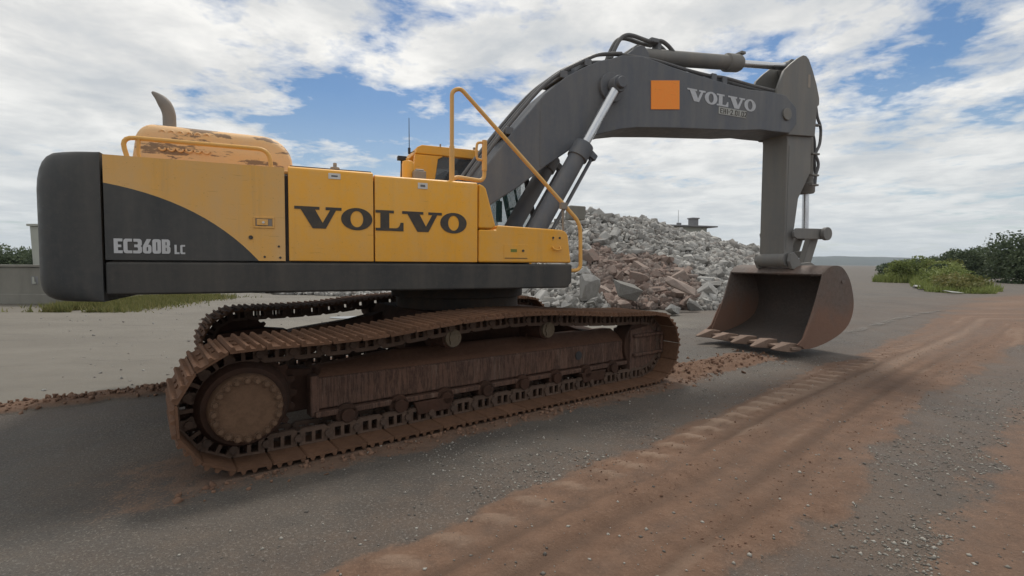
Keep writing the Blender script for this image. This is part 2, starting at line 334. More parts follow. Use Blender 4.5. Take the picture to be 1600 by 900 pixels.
def ground_fields(x, y):
    d, s = poly_dist(x, y, MUD); d2, s2 = poly_dist(x, y, MUD2); tx, ty = to_track(x, y)
    n1 = fbm(x*0.9, y*0.9, 5, 1); n2 = fbm(x*3.1, y*3.1, 4, 9); n3 = fbm(x*9, y*9, 3, 21)
    st = fbm(s*0.45, d*5.5, 4, 15)                       # streaks along the direction of travel
    w = 0.68 + 0.05*np.maximum(y-6, 0)
    e = np.abs(d - 0.04) + (n1-0.5)*0.45 + (n2-0.5)*0.25
    mud = (1 - ss(w*0.78, w*1.15, e))*np.clip(0.55 + 1.1*(st-0.25), 0.25, 1)*(1 - 0.35*ss(5, 13, y))
    mud2 = (1 - ss(0.45, 0.85, np.abs(d2) + (n1-0.5)*0.5 + (n2-0.5)*0.35))*(0.30 + 0.5*st)*(1-0.5*ss(3, 7, y))
    # old prints of the crawler: behind the far track, ahead of the near track
    def trail(yc, x0, x1, hw):
        return (1 - ss(hw*0.75, hw, np.abs(ty-yc) + (n2-0.5)*0.30))*ss(x0, x0+0.4, tx)*(1-ss(x1-0.7, x1, tx))
    tr1 = (1 - ss(0.12, 0.26, np.abs(ty-1.22) + (n2-0.5)*0.25))*(1-ss(-3.0, -2.5, tx))*ss(-16, -7, tx)
    tr2 = trail(-1.58, 1.9, 5.0, 0.38); tr3 = (1 - ss(0.30, 0.66, np.abs(ty+1.6) + (n2-0.5)*0.4))*ss(-4.6, -2.2, tx + (n1-0.5)*2)*(1-ss(2.2, 3.2, tx))*0.62
    m = np.clip(np.maximum.reduce([mud, mud2, tr1*0.9, tr2, tr3]), 0, 1)
    # relief
    ridge = np.exp(-((d-0.16)/0.10)**2)*0.035 + np.exp(-((d+0.62)/0.09)**2)*0.030 + np.exp(-((d-0.62)/0.12)**2)*0.012
    lug = np.exp(-((d-0.50)/0.11)**2)*ss(0.35, 0.75, np.sin(s*2*math.pi/0.30 + d*11))*0.018*ss(0.30, 0.5, n1+0.12)
    lug2 = np.exp(-((d+0.25)/0.16)**2)*(0.5+0.5*np.sin(s*2*math.pi/0.17 - d*7))*0.008
    fade = 1/(1+0.02*np.maximum(y-4, 0)**2)
    z = (mud*(ridge + lug + lug2 + (n2-0.5)*0.035 + (n3-0.5)*0.016) + mud2*((n2-0.5)*0.03 + (n3-0.5)*0.012))*fade
    cl = (0.5 + 0.5*np.sign(np.sin(tx*2*math.pi/0.114)))
    z = z + tr1*(0.045*(0.35 + n3) + 0.035*(n2-0.3)) + tr2*(0.028*cl*(0.4+n2) + 0.03*(n3-0.4)) + 0.010*tr3*(n3-0.2)
    z = z + (n1-0.5)*0.014*ss(1, 3, y) + (n3-0.5)*0.003
    # pale dry dirt beyond the crawler on the left and far back; fresh asphalt near
    pale = ss(0.95, 1.35, ty + (n2-0.5)*0.25)*(1 - ss(2.0, 7.0, x + (n1-0.5)*3))
    pale = np.maximum(pale, 0.15*ss(14, 34, y))
    grav = np.clip((1-m)*(0.25 + 1.5*(n1-0.38)), 0, 1)
    dry_highlight = np.exp(-((d-0.16)/0.10)**2)*mud*0.9*ss(4, 8, y) + ss(0.004, 0.012, lug)*mud*0.8 + 0.5*mud*ss(0.62, 0.8, st)  # dry pale mud, plus tread-lug highlights put into the colour
    rut = (np.exp(-((d+0.20)/0.06)**2) + np.exp(-((d-0.30)/0.05)**2) + 0.7*np.exp(-((d+0.40)/0.05)**2) + 0.8*np.exp(-((d-0.02)/0.045)**2))*mud*ss(0.35, 0.6, st + 0.1)
    z = z + mud*0.014*fade - np.clip(rut, 0, 1)*0.012*fade
    film = np.clip(0.55*np.exp(-(np.maximum(np.abs(d)-0.5, 0)/0.55)**2)*(0.4 + st) + 0.85*ss(0.5, 2.4, -d)*ss(0.24, 0.52, n1*0.6 + st*0.4)*ss(2.0, 4.5, np.hypot(x-1, y-1)) + 0.45*ss(8, 16, y)*ss(-4, 1.0, -d + 1.0)*ss(-9, -4, d), 0, 0.8)
    far = ss(18, 40, y + 0.25*x)*ss(-6, 6, d + 3 + (n1-0.5)*14)*(1-ss(5, 9, d))*0
    return z, m, pale, grav, dry_highlight, np.clip(rut, 0, 1), film
xs = np.concatenate([-np.geomspace(4000, 9.3, 46), np.arange(-9, 13, 0.05), np.geomspace(13.2, 4000, 50)])
ys = np.concatenate([np.array([-400, -60, -12, -3, -0.5]), np.arange(0.6, 3.0, 0.03), np.arange(3.0, 7.5, 0.035), np.arange(7.5, 17, 0.08), np.geomspace(17.1, 5000, 90)])
GX, GY = np.meshgrid(xs, ys)
GZ, fm, fp, fg, fd, fr_, ff_ = ground_fields(GX, GY)
GZ = np.where((np.abs(GX) > 200) | (GY > 200), 0, GZ)
ny, nx = GX.shape; idx = np.arange(ny*nx).reshape(ny, nx)
F = np.stack([idx[:-1, :-1], idx[:-1, 1:], idx[1:, 1:], idx[1:, :-1]], -1).reshape(-1, 4)
s = NT('ground_surface')
atr = lambda n: s.n('ShaderNodeAttribute', attribute_name=n).outputs['Fac']
m_, p_, g_, d_ = atr('mud'), atr('pale'), atr('gravel'), atr('dry_highlight')
n1 = s.noise(0.7, 7, 0.62); n2 = s.noise(6, 7, 0.7, off=(3, 1, 0)); n3 = s.noise(55, 4, 0.7); n4 = s.noise(140, 2, 0.6)
asph = s.mix(s.ramp(n1, [(0.32, 0), (0.70, 1)]), (0.062, 0.056, 0.051), (0.118, 0.103, 0.088))
asph = s.mix(s.ramp(s.noise(0.33, 5, 0.6, off=(2, 7, 0)), [(0.48, 0), (0.66, 0.6)]), asph, (0.125, 0.09, 0.066))
asph = s.mix(s.ramp(n2, [(0.45, 0), (0.72, 0.5)]), asph, (0.155, 0.125, 0.10))
sp = s.ramp(n3, [(0.54, 0), (0.64, 1)]); asph = s.mix(s.math('MULTIPLY', sp, s.ramp(g_, [(0.1, 0.22), (0.8, 0.62)])), asph, (0.30, 0.28, 0.25))
asph = s.mix(s.ramp(n4, [(0.36, 0.7), (0.47, 0)]), asph, (0.034, 0.032, 0.03))
palec = s.mix(s.ramp(n2, [(0.3, 0), (0.7, 1)]), (0.130, 0.117, 0.097), (0.178, 0.160, 0.133))
palec = s.mix(s.ramp(n4, [(0.34, 0.45), (0.46, 0)]), palec, (0.14, 0.13, 0.115))
palec = s.mix(s.ramp(n1, [(0.5, 0), (0.72, 0.5)]), palec, (0.12, 0.107, 0.09))
mudc = s.mix(s.ramp(n2, [(0.32, 0), (0.68, 1)]), (0.135, 0.078, 0.051), (0.205, 0.124, 0.083))
mudc = s.mix(s.ramp(n3, [(0.52, 0), (0.70, 0.5)]), mudc, (0.26, 0.175, 0.125))
mudc = s.mix(s.ramp(n1, [(0.50, 0), (0.68, 0.6)]), mudc, (0.145, 0.098, 0.072))
mudc = s.mix(atr('rut'), mudc, (0.115, 0.072, 0.05)); mudc = s.mix(d_, mudc, (0.29, 0.205, 0.15))
palec = s.mix(s.ramp(s.noise(1.6, 9, 0.75, stretch=(0.4, 1.5, 1), off=(5, 3, 0)), [(0.55, 0), (0.66, 0.6)]), palec, (0.095, 0.085, 0.072))
palec = s.mix(s.ramp(s.noise(0.5, 6, 0.7, stretch=(0.5, 1.3, 1), off=(1, 8, 0)), [(0.40, 0.5), (0.56, 0)]), palec, (0.20, 0.182, 0.153))
asph = s.mix(s.math('MULTIPLY', atr('film'), s.ramp(n2, [(0.28, 0.35), (0.66, 1)])), asph, (0.145, 0.090, 0.062))
c = s.mix(p_, asph, palec)
mf = s.math('ADD', s.math('ADD', m_, s.math('MULTIPLY', s.math('SUBTRACT', n2, 0.5), 0.75)), s.math('MULTIPLY', s.math('SUBTRACT', n3, 0.5), 0.65)); mf = s.ramp(mf, [(0.22, 0), (0.40, 0.62), (0.8, 1)])
c = s.mix(s.math('MULTIPLY', mf, s.ramp(m_, [(0.0, 0), (0.12, 1)])), c, mudc)
s.set(Base_Color=c, Roughness=s.mix(m_, s.ramp(n2, [(0.3, 0.64), (0.7, 0.90)]), 0.95)); s.p.inputs['Specular IOR Level'].default_value = 0.30
n5 = s.noise(19, 8, 0.78, off=(3, 3, 1)); s.bump(s.math('ADD', s.math('MULTIPLY', s.math('MULTIPLY', n5, 2.6), m_), s.math('ADD', s.math('MULTIPLY', n3, 0.7), s.math('ADD', n2, s.math('MULTIPLY', n4, 0.35)))), 0.6, 0.022)
ground = npmesh('ground', np.stack([GX, GY, GZ], -1).reshape(-1, 3), F, s.m, smooth=True)
for nme, arr in (('mud', fm), ('pale', fp), ('gravel', fg), ('dry_highlight', fd), ('rut', fr_), ('film', ff_)):
    at = ground.data.attributes.new(nme, 'FLOAT', 'POINT'); at.data.foreach_set('value', arr.ravel().astype(np.float32))
tag(ground, kind='structure')
def gh(x, y): return ground_fields(np.array([float(x)]), np.array([float(y)]))[0][0]

# ------------------------------------------------------------------ hills on the horizon
hx = np.linspace(-1200, 3600, 180); rows = []
hh = 22 + 34*fbm(hx/420, hx*0, 5, 5) + 14*np.exp(-((hx-1500)/330)**2) + 10*np.exp(-((hx-900)/200)**2)
prof = [(0, 0.0), (0.25, 0.35), (0.55, 0.8), (0.8, 1.0), (1, 0.6)]
HV = [(x*(1+0.1*t), 1900 + 900*t, h*k - 0.5) for t, k in prof for x, h in zip(hx, hh)]
n = len(hx); HF = [(r*n+i, r*n+i+1, (r+1)*n+i+1, (r+1)*n+i) for r in range(4) for i in range(n-1)]
tag(npmesh('hills', HV, HF, M['hill'], smooth=True), kind='structure')

# ------------------------------------------------------------------ the excavator
EX = empty('excavator', (CX, CY, 0), TT)
tag(EX, 'large yellow and charcoal crawler excavator with raised grey boom and muddy tracks', 'excavator')
DU = TU - TT
def U(mb, name, mat, bevel=0.012, parent=None, **k):        # a part of the slewing upper structure
    o = mb.build(name, mat, parent or EX, bevel, rz=(DU if parent is None else None), **k); return o
def T(mb, name, mat, bevel=0.0, parent=None, **k):
    return mb.build(name, mat, parent or EX, bevel, **k)

# --- crawler tracks -------------------------------------------------
XS, XI, RT, PZ = -2.735, 1.735, 0.425, 0.04
def track_path():
    top = [(XS, 0.875), (-2.3, 0.872), (-1.75, 0.885), (-1.2, 0.935), (-0.7, 0.965), (-0.2, 0.972), (0.3, 0.945), (0.8, 0.905), (1.3, 0.878), (XI, 0.865)]
    P = smooth_path([(a, b) for a, b in top], 6)
    zc_, rr = 0.455, 0.413
    P += [(XI + rr*math.sin(q), zc_ + rr*math.cos(q)) for q in np.linspace(0.05, math.pi - 0.05, 22)]
    P += [(x, PZ) for x in np.linspace(XI, XS + 0.25, 12)]
    P += [(XS + 0.12, PZ + 0.004)]
    P += [(XS - 0.43*math.sin(q), 0.46 - 0.42*math.cos(q)) for q in np.linspace(0.12, math.pi - 0.05, 22)]
    P = np.array(P + [P[0]]); return P
TP = track_path(); seg = np.hypot(*np.diff(TP, axis=0).T); arc = np.concatenate([[0], np.cumsum(seg)]); TL = arc[-1]
NSH = 51; PITCH = TL/NSH
def on_track(s):
    s = s % TL; return np.array([np.interp(s, arc, TP[:, 0]), np.interp(s, arc, TP[:, 1])])
def shoe_mesh(w):
    b = MB(); h = PITCH*0.5
    b.prism([(-h+0.004, -0.014), (h-0.016, -0.014), (h-0.004, -0.004), (h-0.004, 0.004), (-h+0.004, 0.004)], -w/2, w/2)
    for gx in (-h+0.022, 0.0, h-0.045): b.prism([(gx-0.02, 0.002), (gx+0.02, 0.002), (gx+0.009, 0.030), (gx-0.009, 0.030)], -w/2, w/2)
    for sy in (-1, 1):
        for bx_ in (-0.045, 0.045): b.cyl((bx_, sy*0.09, 0.004), (bx_, sy*0.09, 0.016), 0.016, n=6)
    return b
def link_mesh():
    b = MB(); h = PITCH*0.5
    for sy in (-0.115, 0.085):
        y0, y1 = sy, sy + 0.035
        b.box(-h+0.01, h-0.01, y0, y1, -0.032, -0.016); 
        b.prism([(-h-0.01, -0.12), (-h+0.03, -0.145), (h-0.03, -0.145), (h+0.01, -0.12), (h+0.01, -0.112), (-h-0.01, -0.112)], y0, y1)
        b.box(-h-0.01, -0.062, y0, y1, -0.112, -0.032); b.box(-0.013, 0.013, y0, y1, -0.112, -0.032); b.box(0.062, h+0.01, y0, y1, -0.112, -0.032)
    return b
shoe_me = link_me = None
for side in (-1, 1):
    yc = side*1.51; before = set(EX.children)
    pins = MB()
    for i in range(NSH):
        p = on_track((i+0.5)*PITCH); q = on_track((i+0.52)*PITCH); t = (q-p)/np.linalg.norm(q-p); c = p + np.array([t[1], -t[0]])*0.08
        pins.cyl((c[0], yc-0.135, c[1]), (c[0], yc+0.135, c[1]), 0.03, n=8)
    ct = T(pins, 'crawler_track', M['link'])
    for i in range(NSH):
        a = on_track(i*PITCH - PITCH*0.45); b_ = on_track(i*PITCH + PITCH*0.45); p = (a+b_)/2; th = math.atan2(-(b_[1]-a[1]), b_[0]-a[0])
        if shoe_me is None:
            so = shoe_mesh(0.70).build('track_shoe', M['shoe'], ct); shoe_me = so.data
            lo = link_mesh().build('chain_link', M['link'], ct); link_me = lo.data
        else:
            so = bpy.data.objects.new('track_shoe', shoe_me); lo = bpy.data.objects.new('chain_link', link_me)
            for o in (so, lo): COL.objects.link(o); o.parent = ct
        for o in (so, lo): o.location = (p[0], yc, p[1]); o.rotation_euler = (0, th + random.uniform(-.015, .015), 0)
    out = side                                            # outward direction
    def yy(v): return out*v                                # distance from machine centre line
    # frame
    fb = MB()
    fb.prism([(-2.22, 0.29), (1.48, 0.29), (1.48, 0.53), (-2.22, 0.55)], yy(1.56), yy(1.30))
    fr = T(fb, 'track_frame', M['frame'], 0.02)
    ft_ = MB(); o_ = [(-2.20, 0.548), (1.46, 0.528)]; t_ = [(-2.05, 0.625), (1.40, 0.66)]
    ft_.add([(-2.20, yy(1.555), 0.550), (1.47, yy(1.555), 0.531), (1.42, yy(1.36), 0.66), (-1.5, yy(1.36), 0.665), (-2.1, yy(1.36), 0.60), (-2.20, yy(1.20), 0.552), (1.47, yy(1.20), 0.533), (1.42, yy(1.22), 0.655), (-1.5, yy(1.22), 0.66), (-2.1, yy(1.22), 0.598)],
        [(0, 1, 2, 3, 4), (4, 3, 8, 9), (3, 2, 7, 8), (9, 8, 7, 6, 5), (0, 4, 9, 5), (1, 6, 7, 2), (0, 5, 6, 1)]); ft_.build('frame_top', M['frametop'], fr, 0.006)
    rl = MB(); rl.box(-2.23, 1.47, yy(1.50), yy(1.60), 0.235, 0.285); rl.build('frame_rail', M['frame'], fr, 0.012)
    ip = MB(); ip.box(-2.26, -2.19, yy(1.45), yy(1.575), 0.24, 0.57); ip.build('end_plate', M['frame'], fr, 0.012)
    hp = MB(); hp.cyl((0.67, yy(1.5), 0.425), (0.67, yy(1.568), 0.425), 0.05, n=16); hp.build('access_hole', M['black'], fr)
    yk = MB(); yk.prism([(1.49, 0.16), (1.9, 0.17), (2.06, 0.30), (2.16, 0.36), (2.16, 0.58), (1.98, 0.72), (1.49, 0.66)], yy(1.62), yy(1.34))
    yk.box(1.53, 2.10, yy(1.62), yy(1.655), 0.565, 0.605); yk.box(1.53, 2.10, yy(1.62), yy(1.655), 0.33, 0.37); yk.box(2.06, 2.10, yy(1.62), yy(1.655), 0.372, 0.563)
    yk.build('idler_yoke', M['frame'], fr, 0.012)
    for gx in (-1.2, 0.85):
        gd = MB(); gd.prism([(gx-0.16, 0.12), (gx+0.16, 0.12), (gx+0.2, 0.234), (gx-0.2, 0.234)], yy(1.64), yy(1.60)); gd.build('track_guide', M['framedark'], fr, 0.01)
    for k in range(8):
        rx = -1.98 + k*0.455
        b = MB(); b.cyl((rx, yy(1.30), 0.225), (rx, yy(1.60), 0.225), 0.092, n=18); b.cyl((rx, yy(1.60), 0.225), (rx, yy(1.64), 0.225), 0.058, n=12)
        b.build('track_roller', M['framedark'], fr, 0.008)
    for rx, rz_ in ((-1.0, 0.775), (0.16, 0.765)):
        b = MB(); b.cyl((rx, yy(1.28), rz_), (rx, yy(1.60), rz_), 0.105, n=20); b.box(rx-0.08, rx+0.08, yy(1.2), yy(1.34), 0.62, rz_+0.05)
        o = b.build('carrier_roller', M['framedark'], fr, 0.008)
        c2 = MB(); c2.cyl((rx, yy(1.60), rz_), (rx, yy(1.63), rz_), 0.082, n=20); c2.cyl((rx, yy(1.63), rz_), (rx, yy(1.642), rz_), 0.05, n=16)
        for q in range(3): c2.cyl((rx+0.055*math.cos(q*2.1), yy(1.63), rz_+0.055*math.sin(q*2.1)), (rx+0.055*math.cos(q*2.1), yy(1.645), rz_+0.055*math.sin(q*2.1)), 0.014, n=6)
        c2.build('roller_cap', M['roller'], fr)
    # sprocket, hub
    sp_ = MB(); nt_ = 21; pts = []
    for k in range(nt_):
        for da, r_ in ((-0.3, 0.345), (-0.14, 0.385), (0.14, 0.385), (0.3, 0.345)):
            a = 2*math.pi*(k + da)/nt_; pts.append((XS + r_*math.cos(a), 0.455 + r_*math.sin(a)))
    sp_.prism(pts, yy(1.475), yy(1.535))
    spo = T(sp_, 'sprocket', M['framedark'], 0)
    b = MB(); b.tube([(XS, yy(1.55), 0.445), (XS, yy(1.62), 0.445), (XS, yy(1.70), 0.445)], [0.325, 0.31, 0.275], 36); b.build('drive_housing', M['framedark'], spo)
    b = MB(); b.tube([(XS, yy(1.70), 0.443), (XS, yy(1.765), 0.443), (XS, yy(1.785), 0.443), (XS, yy(1.79), 0.443)], [0.24, 0.236, 0.225, 0.19], 40); b.build('hub_cover', M['hub'], spo)
    bolt_me = None
    for k in range(20):
        a = 2*math.pi*k/20; pos = (XS + 0.205*math.cos(a), yy(1.783), 0.443 + 0.205*math.sin(a))
        if bolt_me is None:
            b = MB(); b.cyl((0, 0, 0), (0, yy(0.014), 0), 0.029, 0.026, n=14); b.cyl((0, yy(0.014), 0), (0, yy(0.034), 0), 0.018, n=6)
            o = b.build('hub_bolt', M['hubbolt'], spo); bolt_me = o.data
        else: o = bpy.data.objects.new('hub_bolt', bolt_me); COL.objects.link(o); o.parent = spo
        o.location = pos
    b = MB(); b.cyl((XI, yy(1.38), 0.455), (XI, yy(1.60), 0.455), 0.325, n=36)
    T(b, 'idler_wheel', M['framedark'], 0.015)
    b = MB(); b.prism([(-2.9, 0.25), (-2.2, 0.27), (-2.2, 0.60), (-2.5, 0.64), (-2.95, 0.6)], yy(1.42), yy(1.22)); T(b, 'drive_mount', M['framedark'], 0.02)
    if side > 0:
        for o in set(EX.children) - before: o.location.x += 0.40
b = MB(); b.prism([(-1.0, 0.5), (1.0, 0.5), (0.75, 0.92), (-0.75, 0.92)], -0.9, 0.9)
for sx in (-1, 1):
    for sy in (-1, 1): b.add([(sx*0.55, sy*0.6, 0.9), (sx*0.95, sy*0.5, 0.8), (sx*1.35, sy*1.3, 0.62), (sx*0.95, sy*1.34, 0.66), (sx*0.55, sy*0.6, 0.5), (sx*0.95, sy*0.5, 0.5), (sx*1.35, sy*1.3, 0.36), (sx*0.95, sy*1.34, 0.36)],
        [(0, 1, 2, 3), (7, 6, 5, 4), (0, 4, 5, 1), (1, 5, 6, 2), (2, 6, 7, 3), (3, 7, 4, 0)])
T(b, 'car_body', M['framedark'], 0.02)
b = MB(); b.cyl((0, 0, 0.92), (0, 0, 1.06), 0.78, n=48); b.cyl((0, 0, 1.06), (0, 0, 1.205), 0.84, n=48); T(b, 'swing_bearing', M['underside'], 0.01)

# --- upper structure -------------------------------------------------
XA, X1, X2, X3, X4 = -3.278, -2.005, -1.273, -0.26, 0.83
ZB, ZS, ZT = 1.205, 1.462, 2.27
b = MB(); b.prism([(XA+0.02, 1.215), (0.78, 1.215), (0.78, 1.40), (XA+0.02, 1.40)], -1.44, 1.44)
b.box(-2.2, -1.95, -1.2, 1.2, 1.185, 1.214); b.box(-1.55, -1.35, -1.1, -0.9, 1.18, 1.214)
U(b, 'revolving_frame', M['underside'], 0.01)
for sy in (-1, 1):
    b = MB(); b.prism([(XA+0.006, ZB), (X4-0.06, ZB), (X4, ZB+0.06), (X4, ZS), (XA+0.006, ZS)], sy*1.50, sy*1.44)
    U(b, 'side_skirt', M['skirt'], 0.02)
b = MB(); b.box(0.785, 0.826, -1.438, -0.45, 1.21, 1.455); U(b, 'front_skirt', M['skirt'], 0.01)
# inner body behind the doors
b = MB(); b.box(XA+0.02, -0.72, -1.44, 1.40, 1.402, 2.225); b.box(-0.718, X3-0.01, -1.44, -0.42, 1.402, 2.215)
U(b, 'engine_bay_body', M['dark'], 0.02)
# rear door with the charcoal sweep painted over its lower corner
YD = -1.497
cur = bez((XA+0.012, 2.058), (-2.62, 1.955), (-2.225, ZS+0.014), 14)
b = MB(); n = len(cur)
low_ = cur + [(XA+0.012, ZS+0.014)]; hi_ = cur[::-1] + [(XA+0.012, ZT), (X1-0.014, ZT), (X1-0.014, ZS+0.014)]
b.add([(x, YD, z) for x, z in low_], [tuple(range(len(low_)))], 1)
b.add([(x, YD, z) for x, z in hi_], [tuple(range(len(hi_)))], 0)
xa_, xb_, za_, zb_ = XA+0.012, X1-0.014, ZS+0.014, ZT
b.add([(xa_, YD, za_), (xb_, YD, za_), (xb_, YD, zb_), (xa_, YD, zb_), (xa_, -1.445, za_), (xb_, -1.445, za_), (xb_, -1.445, zb_), (xa_, -1.445, zb_)],
      [(0, 4, 5, 1), (1, 5, 6, 2), (2, 6, 7, 3), (3, 7, 4, 0)], 0)
rd = U(b, 'side_door', [M['faded'], M['dark']], 0, label='faded rear side door with charcoal sweep')
def door(x0, x1, z1):
    b = MB(); prof = [(-1.497, ZS+0.014), (-1.497, z1-0.035), (-1.487, z1-0.012), (-1.462, z1), (-1.41, z1+0.004), (-1.41, ZS+0.014)]
    k = len(prof); vs = [(x, y, z) for x in (x0, x1) for y, z in prof]
    b.add(vs, [tuple(range(k)), tuple(range(2*k-1, k-1, -1))] + [(i, (i+1) % k, (i+1) % k + k, i+k) for i in range(k)])
    return U(b, 'side_door', M['yellow'], 0.008)
d2 = door(X1+0.014, X2-0.006, 2.292); d3 = door(X2+0.006, X3-0.006, 2.272)
def box_part(name, mat, parent, x0, x1, y0, y1, z0, z1, bev=0.004, **k):
    return MB().box(x0, x1, y0, y1, z0, z1).build(name, mat, parent, bev, **k)
# latch recess on rear door: frame, pocket and keyhole
b = MB(); b.box(-2.262, -2.10, -1.504, -1.496, 1.752, 1.768); b.box(-2.262, -2.10, -1.504, -1.496, 1.832, 1.848); b.box(-2.262, -2.246, -1.504, -1.496, 1.7682, 1.8318); b.box(-2.116, -2.10, -1.504, -1.496, 1.7682, 1.8318)
b.build('door_latch', M['faded'], rd, 0.003)
box_part('latch_pocket', M['exhaust'], rd, -2.244, -2.118, -1.4995, -1.496, 1.769, 1.831)
b = MB(); b.box(-2.235, -2.15, -1.508, -1.4985, 1.775, 1.826); b.build('latch_paddle', M['faded'], rd, 0.004)
b = MB(); b.cyl((-2.185, -1.505, 1.80), (-2.185, -1.514, 1.80), 0.010, n=10); b.build('keyhole', M['white'], rd)
b = MB(); b.cyl((-2.282, -1.496, 1.672), (-2.282, -1.504, 1.672), 0.017, n=12); b.build('door_plug', M['letter_dark'], rd)
for xx, zz in ((-2.07, 1.60), (-2.18, 1.51), (-2.06, 1.505)):
    b = MB(); b.cyl((xx, -1.496, zz), (xx, -1.501, zz), 0.010, n=8); b.build('door_bolt', M['letter_dark'], rd)
for par, x0, x1, z0, z1 in ((d2, -1.665, -1.563, 2.205, 2.255), (d3, -0.868, -0.775, 2.17, 2.226)):
    o = box_part('warning_sticker', M['white'], par, x0, x1, -1.5002, -1.4962, z0, z1, 0)
    box_part('sticker_symbol', M['hose'], par, x0+0.024, x1-0.024, -1.5014, -1.5004, z0+0.018, z1-0.018, 0)
# corner panel and front tank
b = MB(); b.prism([(X3+0.006, 1.815), (-0.105, 1.815), (-0.068, 1.845), (-0.175, 2.215), (-0.205, 2.245), (X3+0.006, 2.262)], -1.495, -1.10)
U(b, 'corner_panel', M['yellow'], 0.02, seg=3)
b = MB(); b.prism([(X3+0.006, ZS+0.014), (X4-0.012, ZS+0.014), (0.775, 1.775), (0.745, 1.815), (0.70, 1.832), (-0.05, 1.855), (-0.062, 1.808), (X3+0.006, 1.806)], -1.495, -0.50)
ft = U(b, 'fuel_tank', M['yellow'], 0.018, seg=3)
box_part('tank_plate', M['yellow'], ft, 0.02, 0.295, -1.4985, -1.494, 1.52, 1.665)
box_part('plate_painted_shade', M['letter_dark'], ft, 0.03, 0.285, -1.4992, -1.4984, 1.519, 1.5255, 0)  # solid dark strip stands in for the shade under the plate edge
box_part('small_decal', M['green'], ft, 0.095, 0.165, -1.5008, -1.4986, 1.585, 1.615, 0)
b = MB(); b.cyl((0.235, -1.497, 1.60), (0.235, -1.508, 1.60), 0.013, n=10); b.build('tank_lock', M['letter_dark'], ft)
b = MB(); b.tube(smooth_path([(0.585, -1.494, 1.648), (0.59, -1.52, 1.625), (0.63, -1.525, 1.615), (0.67, -1.52, 1.625), (0.675, -1.494, 1.648)], 4), 0.009, 8); b.build('step_handle', M['yellow'], ft)
for xx in (0.59, 0.67):
    b = MB(); b.cyl((xx, -1.494, 1.745), (xx, -1.503, 1.745), 0.012, n=8); b.build('tank_bolt', M['letter_dark'], ft)
# deck on top, dark gaps and deck fittings
b = MB(); b.box(XA+0.01, X3-0.02, -1.405, 1.39, 2.23, 2.262); U(b, 'top_deck', M['faded'], 0.01)
b = MB(); b.box(X1+0.03, X2-0.01, -1.40, -1.36, 2.2625, 2.312); U(b, 'door_seal', M['black'], 0.004)
b = MB(); b.cyl((-1.555, -0.8, 2.255), (-1.555, -0.8, 2.345), 0.055, n=16); b.cyl((-1.555, -0.8, 2.345), (-1.555, -0.8, 2.43), 0.045, n=16); b.cyl((-1.555, -0.8, 2.43), (-1.555, -0.8, 2.475), 0.018, n=10); b.box(-1.62, -1.49, -0.87, -0.73, 2.255, 2.30)
U(b, 'hydraulic_tank_cap', M['grey_plastic'], 0.006)
b = MB(); b.tube([(-0.62, 0.1, 2.26), (-0.62, 0.1, 2.70), (-0.62, 0.1, 2.735), (-0.62, 0.1, 2.742)], [0.075, 0.075, 0.06, 0.03], 20); b.cyl((-0.62, 0.1, 2.742), (-0.63, 0.1, 2.775), 0.02, n=8)
U(b, 'precleaner', M['yellow'])
b = MB(); b.box(-0.58, -0.43, -0.08, 0.08, 2.26, 2.60); b.box(-0.56, -0.45, -0.06, 0.06, 2.60, 2.625); U(b, 'filter_housing', M['grey_plastic'], 0.02)
b = MB(); b.tube([(-0.66, 0.3, 2.26), (-0.66, 0.3, 2.78), (-0.60, 0.3, 2.80)], 0.012, 6); b.box(-0.71, -0.6, 0.26, 0.34, 2.78, 2.83); U(b, 'work_lamp', M['black'], 0.01)
# engine hood
def rounded_box(name, mat, x0, x1, y0, y1, z0, z1, rl, rr_, ry):
    b = MB(); prof = [(x0, z0)] + [(x0 + rl*(1-math.cos(t)) + (z1-z0-rl)*0.08, z1 - rl*(1-math.sin(t))) for t in np.linspace(0, math.pi/2, 8)]
    prof += [(x1 - rr_ + rr_*math.sin(t) - 0.05, z1 - 0.012 - rr_*(1-math.cos(t))) for t in np.linspace(0, math.pi/2, 10)] + [(x1, z0)]
    k = len(prof); rings = []
    for y, ins in [(y0, 0.0), (y0, ry*0.999)] if False else [(y0, 1.0), (y0+ry*0.12, 0.62), (y0+ry*0.38, 0.27), (y0+ry, 0.0), (y1-ry, 0.0), (y1-ry*0.38, 0.27), (y1-ry*0.12, 0.62), (y1, 1.0)]:
        rings.append([(x + (0.5*ry*ins if x < (x0+x1)/2 else -0.5*ry*ins)*((z-z0)/(z1-z0)), y, z - ry*ins*((z-z0)/(z1-z0))**2) for x, z in prof])
    vs = [p for r in rings for p in r]
    fs = [tuple(range(k)), tuple(reversed([(len(rings)-1)*k + i for i in range(k)]))]
    fs += [(r*k+i, r*k+i+1, (r+1)*k+i+1, (r+1)*k+i) for r in range(len(rings)-1) for i in range(k-1)]
    b.add(vs, fs); return U(b, name, mat, 0, smooth=50)
hood = rounded_box('engine_hood', M['rusty_yellow'], -3.215, -1.90, -0.98, 0.55, 2.262, 2.665, 0.14, 0.26, 0.10)
lou = None
for r_ in range(2):
    for k in range(6):
        px, pz = -2.985 + k*0.066, (2.578 if r_ == 0 else 2.455)
        if lou is None:
            b = MB(); b.tube([(0.024*math.cos(t), 0, 0.026*math.sin(t)) for t in np.linspace(0.1, math.pi-0.1, 9)], 0.009, 6)
            o = b.build('hood_louvre', M['rusty_yellow'], hood); lou = o.data
        else: o = bpy.data.objects.new('hood_louvre', lou); COL.objects.link(o); o.parent = hood
        o.location = (px, -0.968 if r_ == 0 else -0.985, pz); o.rotation_euler = (0, 0 if r_ == 0 else math.pi, 0)
